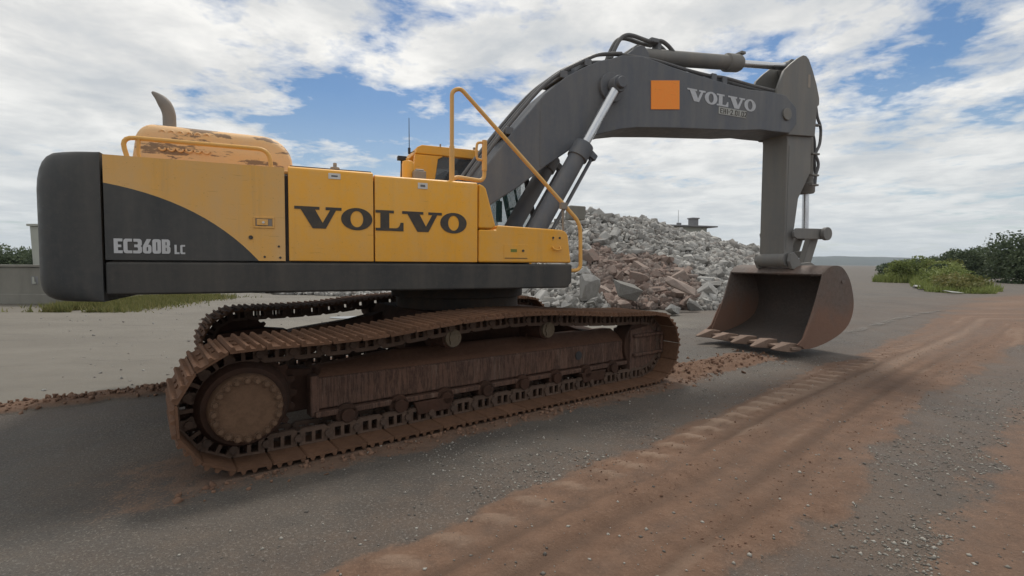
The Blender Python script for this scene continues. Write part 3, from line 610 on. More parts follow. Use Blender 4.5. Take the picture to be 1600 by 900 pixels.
b = MB(); b.tube(fillet([(-3.14, -1.35, 2.255), (-3.185, -1.35, 2.44), (-2.14, -1.35, 2.44), (-2.12, -1.35, 2.255)], 0.12), 0.018, 12)
b.tube([(-3.06, -1.35, 2.255), (-3.075, -1.35, 2.33), (-3.07, -1.35, 2.43)], 0.014, 8)
U(b, 'hood_rail', M['faded'], 0)
ep = [(-3.005, -0.55, 2.62), (-3.005, -0.55, 2.78), (-3.008, -0.55, 2.85), (-3.03, -0.55, 2.92), (-3.075, -0.55, 2.985), (-3.135, -0.55, 3.035)]
b = MB(); b.tube(smooth_path(ep, 4), [0.055 - 0.0 * i for i in range(13)] + [0.055, 0.052, 0.048, 0.042, 0.034, 0.026, 0.018, 0.01], 16)
U(b, 'exhaust_pipe', M['exhaust'], 0)
# counterweight
b = MB(); plan = [tuple(q) for q in smooth_path([(XA-0.006, -1.50), (-3.43, -1.497), (-3.55, -1.475), (-3.66, -1.42), (-3.725, -1.30), (-3.76, -1.10), (-3.79, -0.6), (-3.80, 0)], 4)]
plan = plan + [(x, -y) for x, y in plan[-2::-1]]
prof = [(0.30, 1.155), (0.20, 1.158), (0.12, 1.17), (0.06, 1.195), (0.025, 1.23), (0.006, 1.28), (0.0, 1.34), (0.0, 2.0), (0.008, 2.08), (0.025, 2.15), (0.05, 2.205), (0.085, 2.245), (0.13, 2.27), (0.20, 2.282), (0.30, 2.284)]
k = len(plan); vs = []
for ins, z in prof:
    ins *= 0.8
    for i, (x, y) in enumerate(plan):
        f = 1 - abs(y)/1.5*0.0; vx = min(1.0, max(0.0, (XA - x)/0.5))
        vs.append((x + ins*vx*0.9, y - math.copysign(ins*0.35 if abs(y) > 0.2 else 0, y)*min(1, vx*1.6), z + (0 if z < 2 else 0.0)))
fs = [(r*k+i, r*k+i+1, (r+1)*k+i+1, (r+1)*k+i) for r in range(len(prof)-1) for i in range(k-1)]
fs += [(r*k + k-1, r*k, (r+1)*k, (r+1)*k + k-1) for r in range(len(prof)-1)]
fs += [tuple(range(k-1, -1, -1)), tuple((len(prof)-1)*k + i for i in range(k))]
b.add(vs, fs); U(b, 'counterweight', M['dark'], 0, smooth=50)
# front deck right of the boom and boom foot brackets
b = MB(); b.box(X3, 0.80, -0.495, 0.42, 1.402, 1.62); b.box(-0.15, 0.30, -0.44, -0.37, 1.62, 2.05); b.box(-0.15, 0.30, 0.37, 0.44, 1.62, 2.05); U(b, 'boom_bracket', M['boom'], 0.02)

# --- cab -------------------------------------------------------------
CB0, CB1, CY0, CY1, CZ0, CZ1 = -0.50, 1.42, 0.50, 1.46, 1.42, 3.06
b = MB(); b.prism([(CB0, CZ0), (1.30, CZ0), (1.46, 1.75), (1.44, 1.90), (CB0-0.02, 1.90)], CY0, CY1)
cab = U(b, 'cab', M['yellow'], 0.02)
def cabp(name, mat, bb, bev=0.012, **k): return bb.build(name, mat, cab, bev, **k)
b = MB(); b.prism([(CB0+0.06, 2.93), (CB0+0.09, 3.02), (CB0+0.16, 3.055), (0.9, 3.06), (1.18, 3.03), (1.24, 2.95), (1.22, 2.925)], CY0, CY1); cabp('cab_roof', M['yellow'], b, 0.03, seg=3)
b = MB(); b.prism([(CB0-0.02, 1.903), (CB0+0.27, 1.903), (CB0+0.31, 2.4), (CB0+0.38, 2.88), (CB0+0.46, 2.924), (CB0+0.06, 2.924)], CY0+0.001, CY0+0.07); cabp('rear_pillar', M['yellow'], b, 0.01)
b = MB(); b.prism([(CB0-0.02, 1.903), (CB0+0.27, 1.903), (CB0+0.31, 2.4), (CB0+0.38, 2.88), (CB0+0.46, 2.924), (CB0+0.06, 2.924)], CY1-0.07, CY1-0.001); cabp('rear_pillar', M['yellow'], b, 0.01)
for y0 in (CY0+0.002, CY1-0.072):
    cabp('front_pillar', M['black'], MB().prism([(1.38, 1.903), (1.44, 1.903), (1.215, 2.922), (1.15, 2.922)], y0, y0+0.07), 0.006)
    cabp('centre_pillar', M['black'], MB().box(0.46, 0.52, y0, y0+0.06, 1.903, 2.922), 0.006)
cabp('window_frame', M['black'], MB().box(1.385, 1.43, CY0+0.075, CY1-0.075, 1.903, 1.955), 0.006)
cabp('window_frame', M['black'], MB().prism([(1.29, 2.33), (1.325, 2.33), (1.318, 2.36), (1.283, 2.36)], CY0+0.075, CY1-0.075), 0.006)
cabp('window_frame', M['black'], MB().prism([(1.37, 1.956), (1.40, 1.956), (1.19, 2.92), (1.16, 2.92)], 0.96, 0.99), 0.006)
b = MB(); b.box(CB0+0.28, 0.455, CY0+0.03, CY0+0.038, 1.905, 2.92); cabp('side_window', M['tint'], b, 0)
b = MB(); b.box(0.525, 1.14, CY0+0.03, CY0+0.038, 1.905, 2.92); cabp('side_window', M['glass'], b, 0)
b = MB(); b.prism([(1.398, 1.958), (1.406, 1.958), (1.198, 2.918), (1.19, 2.918)], CY0+0.078, CY1-0.078); cabp('windshield', M['glass'], b, 0)
b = MB(); b.box(0.525, 1.14, CY1-0.05, CY1-0.042, 1.905, 2.92); cabp('door_window', M['glass'], b, 0)
b = MB(); b.box(0.15, 0.62, 0.72, 1.2, 1.9, 2.12); b.prism([(0.12, 2.12), (0.24, 2.12), (0.12, 2.78), (0.02, 2.78)], 0.74, 1.18); cabp('operator_seat', M['black'], b, 0.04)
b = MB(); b.tube([(1.0, 1.35, 2.95), (1.2, 1.5, 2.75), (1.2, 1.52, 2.4)], 0.015, 6); b.box(1.15, 1.25, 1.5, 1.54, 2.15, 2.5); cabp('mirror', M['black'], b, 0.01)
b = MB(); b.cyl((-0.49, 0.62, 2.94), (-0.49, 0.62, 3.02), 0.018, n=8); b.tube([(-0.49, 0.62, 3.02), (-0.492, 0.62, 3.42)], [0.006, 0.004], 6); b.tube([(-0.49, 0.62, 2.95), (-0.40, 0.6, 2.99), (-0.40, 0.6, 2.86)], 0.008, 6); cabp('antenna', M['black'], b, 0)
for bx0, by0, bz0, br0 in ((-0.09, 0.5, 3.085, 0.012), (0.42, 0.56, 3.10, 0.02)): cabp('roof_bolt', M['grey_plastic'], MB().cyl((bx0, by0, 3.055), (bx0, by0, bz0), br0, n=8), 0)

# --- handrails -------------------------------------------------------
hr = [(-0.505, -1.40, 2.262), (-0.505, -1.40, 3.155), (-0.42, -1.40, 3.20), (-0.335, -1.405, 3.12), (0.955, -1.45, 1.915), (0.965, -1.45, 1.40), (0.82, -1.45, 1.39)]
b = MB(); b.tube(fillet(hr, 0.11), 0.021, 12)
b.cyl((-0.505, -1.40, 2.26), (-0.505, -1.40, 2.62), 0.027, n=10)
H1 = U(b, 'handrail', M['faded'], 0)
b = MB(); b.tube(fillet([(-0.53, -1.38, 2.262), (-0.45, -1.34, 2.335), (-0.085, -1.2, 2.335), (-0.085, -1.2, 2.76)], 0.09), 0.021, 12)
b.cyl((-0.085, -1.2, 2.45), (-0.085, -1.2, 2.765), 0.028, n=10)
b.tube(smooth_path([(-0.09, -1.2, 2.56), (-0.15, -1.2, 2.56), (-0.172, -1.2, 2.59), (-0.172, -1.2, 2.70), (-0.15, -1.2, 2.735), (-0.09, -1.2, 2.74)], 4), 0.014, 8)
U(b, 'handrail', M['faded'], 0)
b = MB(); b.tube([(0.735, -1.44, 2.09), (0.74, -1.44, 1.95), (0.745, -1.44, 1.82)], 0.013, 8); b.box(0.70, 0.775, -1.475, -1.425, 2.06, 2.13); b.tube(smooth_path([(0.60, -1.42, 1.835), (0.66, -1.45, 1.80), (0.62, -1.47, 1.76), (0.585, -1.5, 1.72)], 4), 0.006, 6)
U(b, 'rail_clamp', M['exhaust'], 0.004)

# --- boom ------------------------------------------------------------
YB = 0.315
bt = [(0.08, 2.33), (0.26, 2.66), (0.62, 3.13), (1.083, 3.675), (1.405, 3.955), (1.66, 4.11), (1.923, 4.245), (2.11, 4.305), (2.29, 4.38), (2.642, 4.43), (3.213, 4.36), (3.643, 4.325), (4.282, 4.285), (4.765, 4.268), (5.27, 4.30), (5.6, 4.29), (5.86, 4.12)]
bb_ = [(5.88, 3.86), (5.72, 3.68), (5.30, 3.665), (5.034, 3.66), (4.596, 3.60), (3.275, 3.488), (2.588, 3.418), (2.28, 3.36), (1.838, 3.222), (1.656, 3.125), (1.41, 2.95), (1.132, 2.765), (0.727, 2.455), (0.339, 2.205), (0.15, 1.95), (-0.05, 1.93), (-0.08, 2.1)]
b = MB(); b.prism(bt + bb_, -YB, YB)
boom = U(b, 'boom', M['boom'], 0.015)
def bp(name, mat, bb, bev=0.008, parent=None, **k): return bb.build(name, mat, parent or boom, bev, **k)
b = MB(); b.prism([(2.33, 4.37), (2.63, 4.60), (2.70, 4.635), (2.77, 4.62), (2.84, 4.54), (2.86, 4.40)], -0.21, -0.15); b.prism([(2.33, 4.37), (2.63, 4.60), (2.70, 4.635), (2.77, 4.62), (2.84, 4.54), (2.86, 4.40)], 0.15, 0.21)
bp('cylinder_bracket', M['boom'], b)
b = MB(); b.cyl((2.11, -0.60, 3.90), (2.11, 0.60, 3.90), 0.075, n=18); b.cyl((2.11, -0.37, 3.90), (2.11, -YB, 3.90), 0.20, n=24); bp('boom_pin', M['boom'], b)
b = MB(); b.box(1.02, 1.045, -YB-0.004, -YB+0.01, 2.74, 3.45); bp('weld_seam', M['boom'], b, 0)
for k, xx in enumerate((3.15, 3.5, 3.9, 4.4)):
    pass
b = MB(); b.prism([(2.808, 3.70), (3.33, 3.766), (3.318, 4.185), (2.797, 4.107)], -YB-0.010, -YB+0.002); od = bp('orange_decal', M['orange'], b, 0.002)
od.rotation_euler = (0, 0, 0)
# slim pipes and hoses on the boom
for yq, off in ((-0.26, 0.085), (-0.19, 0.10), (0.1, 0.10), (0.2, 0.09)):
    b = MB(); pp = [(0.05, yq, 2.52)] + [(x - off*0.75, yq, z + off*0.62) for x, z in bt[1:6]] + [(1.9, yq, 4.245+off), (2.12, yq, 4.315+off*0.9), (2.32, yq, 4.40+off*0.35)]
    b.tube(smooth_path(pp, 4), 0.024, 8); bp('hydraulic_pipe', M['hose'], b, 0)
for x, z in ((0.62, 3.13), (1.405, 3.955), (1.78, 4.17)): bp('pipe_clamp', M['boom'], MB().box(x-0.08, x+0.03, -0.30, 0.24, z-0.02, z+0.075), 0.01)
for yq in (-0.06, 0.06):
    b = MB(); b.tube(smooth_path([(2.28, yq, 4.42), (2.34, yq, 4.56), (2.44, yq, 4.73), (2.54, yq, 4.80), (2.66, yq, 4.815), (2.82, yq, 4.80), (2.96, yq, 4.79), (3.10, yq, 4.82), (3.20, yq, 4.83), (3.32, yq, 4.785), (3.45, yq, 4.69)], 4), 0.030, 10); bp('hydraulic_hose', M['hose'], b, 0)
b = MB(); b.box(2.97, 3.12, -0.10, 0.10, 4.775, 4.845); b.box(3.11, 3.19, -0.07, 0.07, 4.62, 4.84); bp('hose_fitting', M['boom'], b, 0.015)
for yq in (-0.24, 0.05, 0.12):
    b = MB(); b.tube(smooth_path([(2.45, yq, 4.46), (2.9, yq, 4.455), (3.35, yq, 4.42), (3.7, yq, 4.46), (4.0, yq, 4.505), (4.5, yq, 4.50), (5.0, yq, 4.47), (5.5, yq, 4.45), (5.8, yq, 4.46)] if yq > 0 else [(2.3, yq, 4.42), (2.9, yq, 4.44), (3.5, yq, 4.40), (4.0, yq, 4.385), (4.3, yq, 4.40), (4.9, yq, 4.37), (5.4, yq, 4.36)], 4), 0.026, 8); bp('hydraulic_pipe', M['hose'] if yq != 0.12 else M['black'], b, 0)
bp('pipe_clamp', M['boom'], MB().box(4.0, 4.1, -0.28, 0.2, 4.30, 4.42), 0.012); bp('pipe_clamp', M['boom'], MB().box(4.22, 4.32, -0.28, 0.2, 4.28, 4.41), 0.012); bp('pipe_clamp', M['boom'], MB().box(4.1, 4.22, 0.02, 0.16, 4.38, 4.53), 0.012)
# boom cylinders
A0, A1 = Vector((0.74, 0, 1.62)), Vector((2.115, 0, 3.90)); AD = (A1-A0).normalized()
for yq in (-0.47, 0.42):
    c0 = A0 + Vector((0, yq, 0)); c1 = A0 + AD*1.66 + Vector((0, yq, 0)); c2_ = A1 + Vector((0, yq, 0))
    b = MB(); b.tube([c0, c0 + AD*0.1, c0 + AD*0.12, c1 - AD*0.22, c1 - AD*0.215, c1, c1 + AD*0.01], [0.10, 0.10, 0.118, 0.118, 0.14, 0.135, 0.085], 20)
    cy = U(b, 'boom_cylinder', M['boom'], 0.006)
    b = MB(); b.cyl(c1, c2_ - AD*0.1, 0.062, n=16); b.build('cylinder_rod', M['chrome'], cy)
    b = MB(); b.cyl(c2_ + Vector((0, -0.07, 0)), c2_ + Vector((0, 0.07, 0)), 0.11, n=20); b.build('rod_eye', M['boom'], cy, 0.008)
    nrm = Vector((AD.z, 0, -AD.x)); o0 = nrm*0.19
    b = MB(); b.tube([c0 + AD*0.35 + nrm*0.12, c0 + AD*0.42 + o0, c1 - AD*0.12 + o0, c1 - AD*0.06 + nrm*0.12], 0.026, 8); b.build('cylinder_pipe', M['boom'], cy)
    b = MB(); b.prism([(c1.x - AD.x*0.1 + nrm.x*0.1, c1.z - AD.z*0.1 + nrm.z*0.1), (c1.x - AD.x*0.1 + nrm.x*0.235, c1.z - AD.z*0.1 + nrm.z*0.235), (c1.x - AD.x*0.02 + nrm.x*0.235, c1.z - AD.z*0.02 + nrm.z*0.235), (c1.x + nrm.x*0.1, c1.z + nrm.z*0.1)], yq-0.05, yq+0.05); b.build('port_block', M['boom'], cy, 0.01)
# arm cylinder
q0, q1, q2 = Vector((2.72, 0, 4.56)), Vector((4.87, 0, 4.80)), Vector((6.02, 0, 4.93)); D = (q1-q0).normalized()
b = MB(); b.tube([q0 + D*0.05, q1 - D*0.32, q1 - D*0.30, q1 - D*0.05, q1, q1], [0.115, 0.115, 0.145, 0.14, 0.12, 0.07], 20)
b.cyl(q0 + Vector((0, -0.14, 0)), q0 + Vector((0, 0.14, 0)), 0.11, n=18)
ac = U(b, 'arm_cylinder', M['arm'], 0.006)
b = MB(); b.cyl(q1, q2, 0.058, n=16); b.build('cylinder_rod', M['chrome'], ac)
b = MB(); b.cyl(q2 + Vector((0, -0.1, 0)), q2 + Vector((0, 0.1, 0)), 0.10, n=18); b.build('rod_eye', M['arm'], ac, 0.008)
b = MB(); b.box(4.80, 4.90, -0.10, 0.10, 4.92, 4.965); b.build('port_block', M['arm'], ac, 0.01)

# --- arm -------------------------------------------------------------
b = MB(); b.prism([(5.76, 1.62), (5.755, 3.60), (5.72, 3.75), (6.36, 3.75), (6.37, 3.1), (6.08, 2.62), (6.0, 2.08), (5.99, 1.62), (5.93, 1.47), (5.80, 1.47)], -0.245, 0.245)
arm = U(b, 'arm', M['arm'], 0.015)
for sy in (-1, 1):
    b = MB(); b.prism([(5.40, 4.36), (5.56, 4.70), (5.71, 4.83), (5.90, 4.965), (6.01, 5.02), (6.08, 5.02), (6.15, 4.975), (6.26, 4.80), (6.37, 4.58), (6.45, 4.36), (6.455, 4.255), (6.40, 4.20), (6.37, 3.70), (5.72, 3.66), (5.60, 3.72), (5.46, 3.85), (5.40, 4.1)], sy*0.30, sy*0.246)
    p = b.build('head_plate', M['arm'], arm, 0.012)
    b = MB(); b.cyl((5.62, sy*0.312, 3.98), (5.62, sy*0.345, 3.98), 0.10, n=24); b.build('pivot_boss', M['arm'], arm, 0.008)
b = MB(); b.prism([(6.05, 4.95), (6.12, 4.955), (6.40, 4.45), (6.41, 4.25), (6.34, 4.25), (6.33, 4.44)], -0.244, 0.244); b.build('head_web', M['arm'], arm, 0.008)
MB().box(5.75, 6.36, -0.243, 0.243, 3.752, 3.80).build('head_floor', M['arm'], arm, 0.008)
b = MB(); b.box(6.14, 6.20, -0.3035, -0.30, 4.50, 4.72); b.build('warning_decal', M['grey_plastic'], arm, 0)
b = MB(); b.cyl((5.845, -0.27, 1.565), (5.845, 0.27, 1.565), 0.13, n=28); b.build('arm_tip_boss', M['arm'], arm, 0.01)
b = MB(); b.box(5.80, 5.83, -0.251, -0.243, 1.75, 3.5); b.build('weld_seam', M['arm'], arm, 0)
# bucket cylinder on the outer side of the arm
k0, k1, k2 = Vector((6.52, 0, 4.1)), Vector((6.60, 0, 2.76)), Vector((6.62, 0, 2.02)); D = (k1-k0).normalized()
b = MB(); b.tube([k0, k0 + D*0.1, k1 - D*0.2, k1 - D*0.19, k1 - D*0.03, k1, k1], [0.09, 0.125, 0.125, 0.15, 0.145, 0.125, 0.065], 20)
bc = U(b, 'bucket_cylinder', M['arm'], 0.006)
b = MB(); b.cyl(k1, k2, 0.055, n=14); b.build('cylinder_rod', M['chrome'], bc)
b = MB(); b.cyl(k2 + Vector((0, -0.1, 0)), k2 + Vector((0, 0.1, 0)), 0.10, n=18); b.build('rod_eye', M['arm'], bc, 0.006)
for pth in ([(6.45, -0.24, 4.22), (6.50, -0.24, 4.05), (6.575, -0.24, 3.93), (6.60, -0.24, 3.80), (6.58, -0.24, 3.60), (6.50, -0.24, 3.46), (6.49, -0.24, 3.40), (6.555, -0.24, 3.30), (6.565, -0.24, 3.2), (6.51, -0.24, 3.05), (6.50, -0.24, 2.9)], [(6.45, -0.1, 4.22), (6.50, -0.1, 4.0), (6.62, -0.1, 3.75), (6.66, -0.1, 3.55), (6.64, -0.12, 3.3), (6.68, -0.12, 3.05), (6.67, -0.1, 2.9)]):
    b = MB(); b.tube(smooth_path(pth, 4), 0.024, 8); U(b, 'hydraulic_hose', M['hose'], 0)
for zz in (3.92, 3.42, 3.05, 2.88): MB().box(6.38, 6.56, -0.27, -0.20, zz-0.016, zz+0.016).build('hose_clamp', M['arm'], arm, 0.006)
# linkage
b = MB(); b.cyl((6.62, -0.42, 2.02), (6.62, 0.36, 2.02), 0.085, n=20); b.cyl((6.62, -0.43, 2.02), (6.62, -0.36, 2.02), 0.115, n=22); U(b, 'link_pin', M['arm'], 0.008)
for sy in (-1, 1):
    b = MB(); b.prism([(5.86, 2.03), (5.88, 1.95), (5.96, 1.92), (6.60, 1.925), (6.69, 2.0), (6.66, 2.09), (6.58, 2.11), (5.94, 2.10)], sy*0.345, sy*0.30); U(b, 'guide_link', M['arm'], 0.01)
b = MB(); b.prism([(6.54, 2.06), (6.69, 2.06), (6.72, 1.98), (6.50, 1.44), (6.44, 1.36), (6.33, 1.38), (6.31, 1.46)], -0.20, -0.09); b.prism([(6.54, 2.06), (6.69, 2.06), (6.72, 1.98), (6.50, 1.44), (6.44, 1.36), (6.33, 1.38), (6.31, 1.46)], 0.09, 0.20); b.box(6.42, 6.56, -0.09, 0.09, 1.60, 1.72); U(b, 'bucket_link', M['arm'], 0.01)

# --- bucket ----------------------------------------------------------
BW = 0.90
shell_o = [(5.80, 1.325), (5.92, 1.425), (6.10, 1.465), (6.28, 1.43), (6.44, 1.28), (6.54, 1.09), (6.60, 0.85), (6.58, 0.66), (6.49, 0.49), (6.32, 0.36), (6.10, 0.265), (5.85, 0.19), (5.55, 0.14), (5.20, 0.15)]
# smooth the outline
so_ = [tuple(p) for p in smooth_path(shell_o, 3)]
th = 0.035
def inset(P, d):
    out_ = []
    for i in range(len(P)):
        a = np.array(P[max(i-1, 0)]); c = np.array(P[min(i+1, len(P)-1)]); t = (c-a)/np.linalg.norm(c-a); out_.append((P[i][0] - t[1]*d, P[i][1] + t[0]*d))
    return out_
si_ = inset(so_, th)
cxm = np.mean([p[0] for p in so_]); czm = np.mean([p[1] for p in so_])
if np.hypot(si_[20][0]-cxm, si_[20][1]-czm) > np.hypot(so_[20][0]-cxm, so_[20][1]-czm): si_ = inset(so_, -th)
b = MB(); k = len(so_)
vs = [(x, y, z) for y in (-BW, BW) for P in (so_, si_) for x, z in P]
o1, i1, o2, i2 = 0, k, 2*k, 3*k
fs = []; mi = []
for i in range(k-1):
    fs += [(o1+i, o1+i+1, o2+i+1, o2+i), (i1+i+1, i1+i, i2+i, i2+i+1), (o1+i, i1+i, i1+i+1, o1+i+1), (o2+i+1, i2+i+1, i2+i, o2+i)]
fs += [(o1, o2, i2, i1), (o1+k-1, i1+k-1, i2+k-1, o2+k-1)]
b.add(vs, fs)
for j in range(len(b.f)):
    if j < 4*(k-1) and j % 4 == 1: b.mi[j] = 1
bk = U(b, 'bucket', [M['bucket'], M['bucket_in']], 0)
side_edge = [(5.33, 0.20), (5.38, 0.30), (5.56, 0.66), (5.66, 0.90), (5.78, 1.25)]
for sy in (-1, 1):
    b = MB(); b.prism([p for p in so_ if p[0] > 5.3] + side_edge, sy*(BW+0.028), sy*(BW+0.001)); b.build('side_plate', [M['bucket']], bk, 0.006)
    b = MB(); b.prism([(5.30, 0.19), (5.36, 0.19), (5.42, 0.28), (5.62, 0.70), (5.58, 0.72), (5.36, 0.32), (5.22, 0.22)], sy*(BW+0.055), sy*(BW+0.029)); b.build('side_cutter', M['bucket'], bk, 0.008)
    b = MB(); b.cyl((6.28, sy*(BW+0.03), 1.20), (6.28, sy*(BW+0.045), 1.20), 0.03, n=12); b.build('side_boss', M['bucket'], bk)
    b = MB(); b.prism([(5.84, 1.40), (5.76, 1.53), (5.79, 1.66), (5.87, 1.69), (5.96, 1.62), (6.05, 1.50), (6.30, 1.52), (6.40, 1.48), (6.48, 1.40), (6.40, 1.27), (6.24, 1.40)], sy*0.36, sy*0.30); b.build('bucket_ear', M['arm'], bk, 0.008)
b = MB(); b.box(5.14, 5.36, -BW-0.03, BW+0.03, 0.135, 0.185); b.build('cutting_lip', M['tooth'], bk, 0.012)
tm = None
for i in range(5):
    y = -0.80 + i*0.40
    if tm is None:
        tb = MB()
        tb.add([(0.30, -0.085, -0.05), (0.30, 0.085, -0.05), (0.30, 0.075, 0.06), (0.30, -0.075, 0.06), (0.06, -0.10, -0.065), (0.06, 0.10, -0.065), (0.06, 0.085, 0.085), (0.06, -0.085, 0.085),
                (-0.06, -0.075, -0.05), (-0.06, 0.075, -0.05), (-0.06, 0.065, 0.05), (-0.06, -0.065, 0.05), (-0.24, -0.035, -0.028), (-0.24, 0.035, -0.028), (-0.24, 0.03, -0.004), (-0.24, -0.03, -0.004)],
               [(0, 1, 2, 3)] + [(a, a+4, (a+1) % 4 + (a//4)*4 + 4, (a+1) % 4 + (a//4)*4) for a in range(12)] + [(12, 15, 14, 13)])
        to = tb.build('bucket_tooth', M['tooth'], bk, 0.016); tm = to
    else:
        to = tm.copy(); COL.objects.link(to)
    to.location = (5.10, y, 0.165); to.rotation_euler = (0, random.uniform(-0.06, 0.06), random.uniform(-0.05, 0.05))

# --- lettering -------------------------------------------------------
GL = {
 'V': (400, [[(0, 190), (210, 190), (210, 165), (172, 165), (236, 50), (302, 165), (262, 165), (262, 190), (400, 190), (400, 165), (352, 165), (262, 0), (150, 0), (52, 165), (0, 165)]]),
 'L': (272, [[(0, 190), (175, 190), (175, 165), (130, 165), (130, 25), (196, 25)] + bez((196, 25), (232, 32), (240, 80), 5)[1:] + [(268, 80), (268, 0), (0, 0), (0, 25), (46, 25), (46, 165), (0, 165)]]),
 'O': (280, [[(140 + 140*math.cos(t), 95 + 101*math.sin(t)) for t in np.linspace(0, 2*math.pi, 40, endpoint=False)], [(140 + 58*math.cos(t), 95 + 74*math.sin(t)) for t in np.linspace(0, 2*math.pi, 32, endpoint=False)]]),
}
def rr(x0, y0, x1, y1, r):                     # rounded rectangle
    o = []
    for cx, cy, a in ((x1-r, y1-r, 0), (x0+r, y1-r, 90), (x0+r, y0+r, 180), (x1-r, y0+r, 270)):
        o += [(cx + r*math.cos(R(a+q)), cy + r*math.sin(R(a+q))) for q in (0, 30, 60, 90)]
    return o
GC = {
 'E': (58, [[(0, 0), (56, 0), (56, 20), (26, 20), (26, 42), (48, 42), (48, 60), (26, 60), (26, 82), (56, 82), (56, 102), (0, 102)]]),
 'C': (58, [[(56, 0), (56, 20), (30, 20), (26, 24), (26, 78), (30, 82), (56, 82), (56, 102), (14, 102), (4, 96), (0, 86), (0, 16), (4, 6), (14, 0)]]),
 '3': (60, [[(0, 0), (44, 0), (54, 6), (58, 16), (58, 42), (50, 52), (58, 62), (58, 86), (54, 96), (44, 102), (4, 102), (4, 82), (28, 82), (32, 78), (32, 66), (28, 62), (8, 62), (8, 43), (28, 43), (32, 38), (32, 24), (28, 20), (0, 20)]]),
 '6': (60, [[(14, 0), (44, 0), (54, 6), (58, 16), (58, 46), (54, 56), (44, 62), (36, 62), (56, 102), (28, 102), (4, 58), (0, 44), (0, 16), (4, 6)], rr(25, 18, 35, 46, 4)]),
 '0': (60, [rr(0, 0, 58, 102, 16), rr(25, 20, 34, 82, 4)]),
 'B': (62, [[(0, 0), (44, 0), (54, 6), (58, 16), (58, 42), (50, 53), (56, 62), (56, 86), (52, 96), (42, 102), (0, 102)], rr(25, 18, 33, 43, 3), rr(25, 60, 33, 84, 3)]),
 'L': (40, [[(0, 0), (36, 0), (36, 14), (16, 14), (16, 70), (0, 70)]]),
 'c': (40, [[(36, 0), (36, 13), (18, 13), (16, 16), (16, 54), (18, 57), (36, 57), (36, 70), (10, 70), (2, 66), (0, 60), (0, 10), (2, 4), (10, 0)]]),
}
def seg_glyph(ch):
    w, h, t = 46, 100, 13; S = {'L': (0, 0, t, h), 'R': (w-t, 0, w, h), 'U': (t+.5, h-t, w, h), 'M': (t+.5, h/2-t/2, w-t-.5, h/2+t/2), 'B': (t+.5, 0, w, t)}
    q = lambda a: [(a[0], a[1]), (a[2], a[1]), (a[2], a[3]), (a[0], a[3])]
    if ch in 'I1': return 30, [q((8, 0, 8+t, h))]
    if ch == '-': return 34, [q((2, 44, 28, 56))]
    if ch == '.': return 26, [q((4, 0, 18, 14))]
    if ch == '0': return 56, [rr(0, 0, w, h, 14), rr(t, t, w-t, h-t, 7)]
    if ch == '2': return 56, [[(0, 0), (w, 0), (w, t), (18, t), (w-2, 54), (w, 66), (w, 86), (w-12, h), (12, h), (0, 88), (0, 72), (t, 72), (t, 82), (18, h-t), (w-18, h-t), (w-t, 82), (w-t, 66), (w-16, 58), (0, 14)]]
    if ch == 'E': return 56, [[(0, 0), (w, 0), (w, t), (t, t), (t, 44), (w-6, 44), (w-6, 56), (t, 56), (t, h-t), (w, h-t), (w, h), (0, h)]]
    if ch == 'H': return 56, [[(0, 0), (t, 0), (t, 44), (w-t, 44), (w-t, 0), (w, 0), (w, h), (w-t, h), (w-t, 56), (t, 56), (t, h), (0, h)]]
def letters(name, glyphs, origin, sx, sz, mat, parent, y, gap=0, thick=0.003, shear=0.0):
    cu = bpy.data.curves.new('outline', 'CURVE'); cu.dimensions = '2D'; cu.fill_mode = 'BOTH'; cu.extrude = thick
    x = 0
    for w, loops in glyphs:
        for lp in loops:
            sp = cu.splines.new('POLY'); sp.points.add(len(lp)-1); sp.use_cyclic_u = True
            for p, (a, c) in zip(sp.points, lp): p.co = ((x + a)*sx, c*sz + (x + a)*sx*shear, 0, 1)
        x += w + gap
    tmp = bpy.data.objects.new('outline', cu); COL.objects.link(tmp)
    dg = bpy.context.evaluated_depsgraph_get(); me = bpy.data.meshes.new_from_object(tmp.evaluated_get(dg))
    bpy.data.objects.remove(tmp); bpy.data.curves.remove(cu); me.name = name; me.materials.clear(); me.materials.append(mat)
    o = bpy.data.objects.new(name, me); COL.objects.link(o); o.parent = parent
    o.location = (origin[0], y, origin[1]); o.rotation_euler = (math.pi/2, 0, 0); return o
letters('brand_letters', [GL['V'], GL['O']], (-1.945, 1.765), 0.000968, 0.00099, M['letter_dark'], d2, -1.4985, gap=-4)
letters('brand_letters', [GL['L'], GL['V'], GL['O']], (-1.262, 1.763), 0.000955, 0.00099, M['letter_dark'], d3, -1.4985, gap=-16)
letters('model_letters', [GC[c] for c in 'EC360B'], (-3.212, 1.527), 0.00097, 0.00110, M['letter_light'], rd, -1.4985, gap=4)
letters('model_letters', [GC['L'], GC['c']], (-2.822, 1.525), 0.00090, 0.00105, M['letter_light'], rd, -1.4985, gap=3)
letters('brand_letters', [GL[c] for c in 'VOLVO'], (3.475, 3.925), 0.000895, 0.00094, M['letter_boom'], boom, -YB-0.002, gap=-10, shear=0.0)
b = MB(); b.box(4.11, 4.70, -YB-0.006, -YB+0.002, 3.800, 3.912); fl = b.build('fleet_plate', M['plate'], boom, 0.002)
letters('fleet_number', [seg_glyph(c) for c in 'EHI-2.01.02'], (4.14, 3.815), 0.00113, 0.00080, M['letter_dark'], boom, -YB-0.007, gap=3, thick=0.0015)

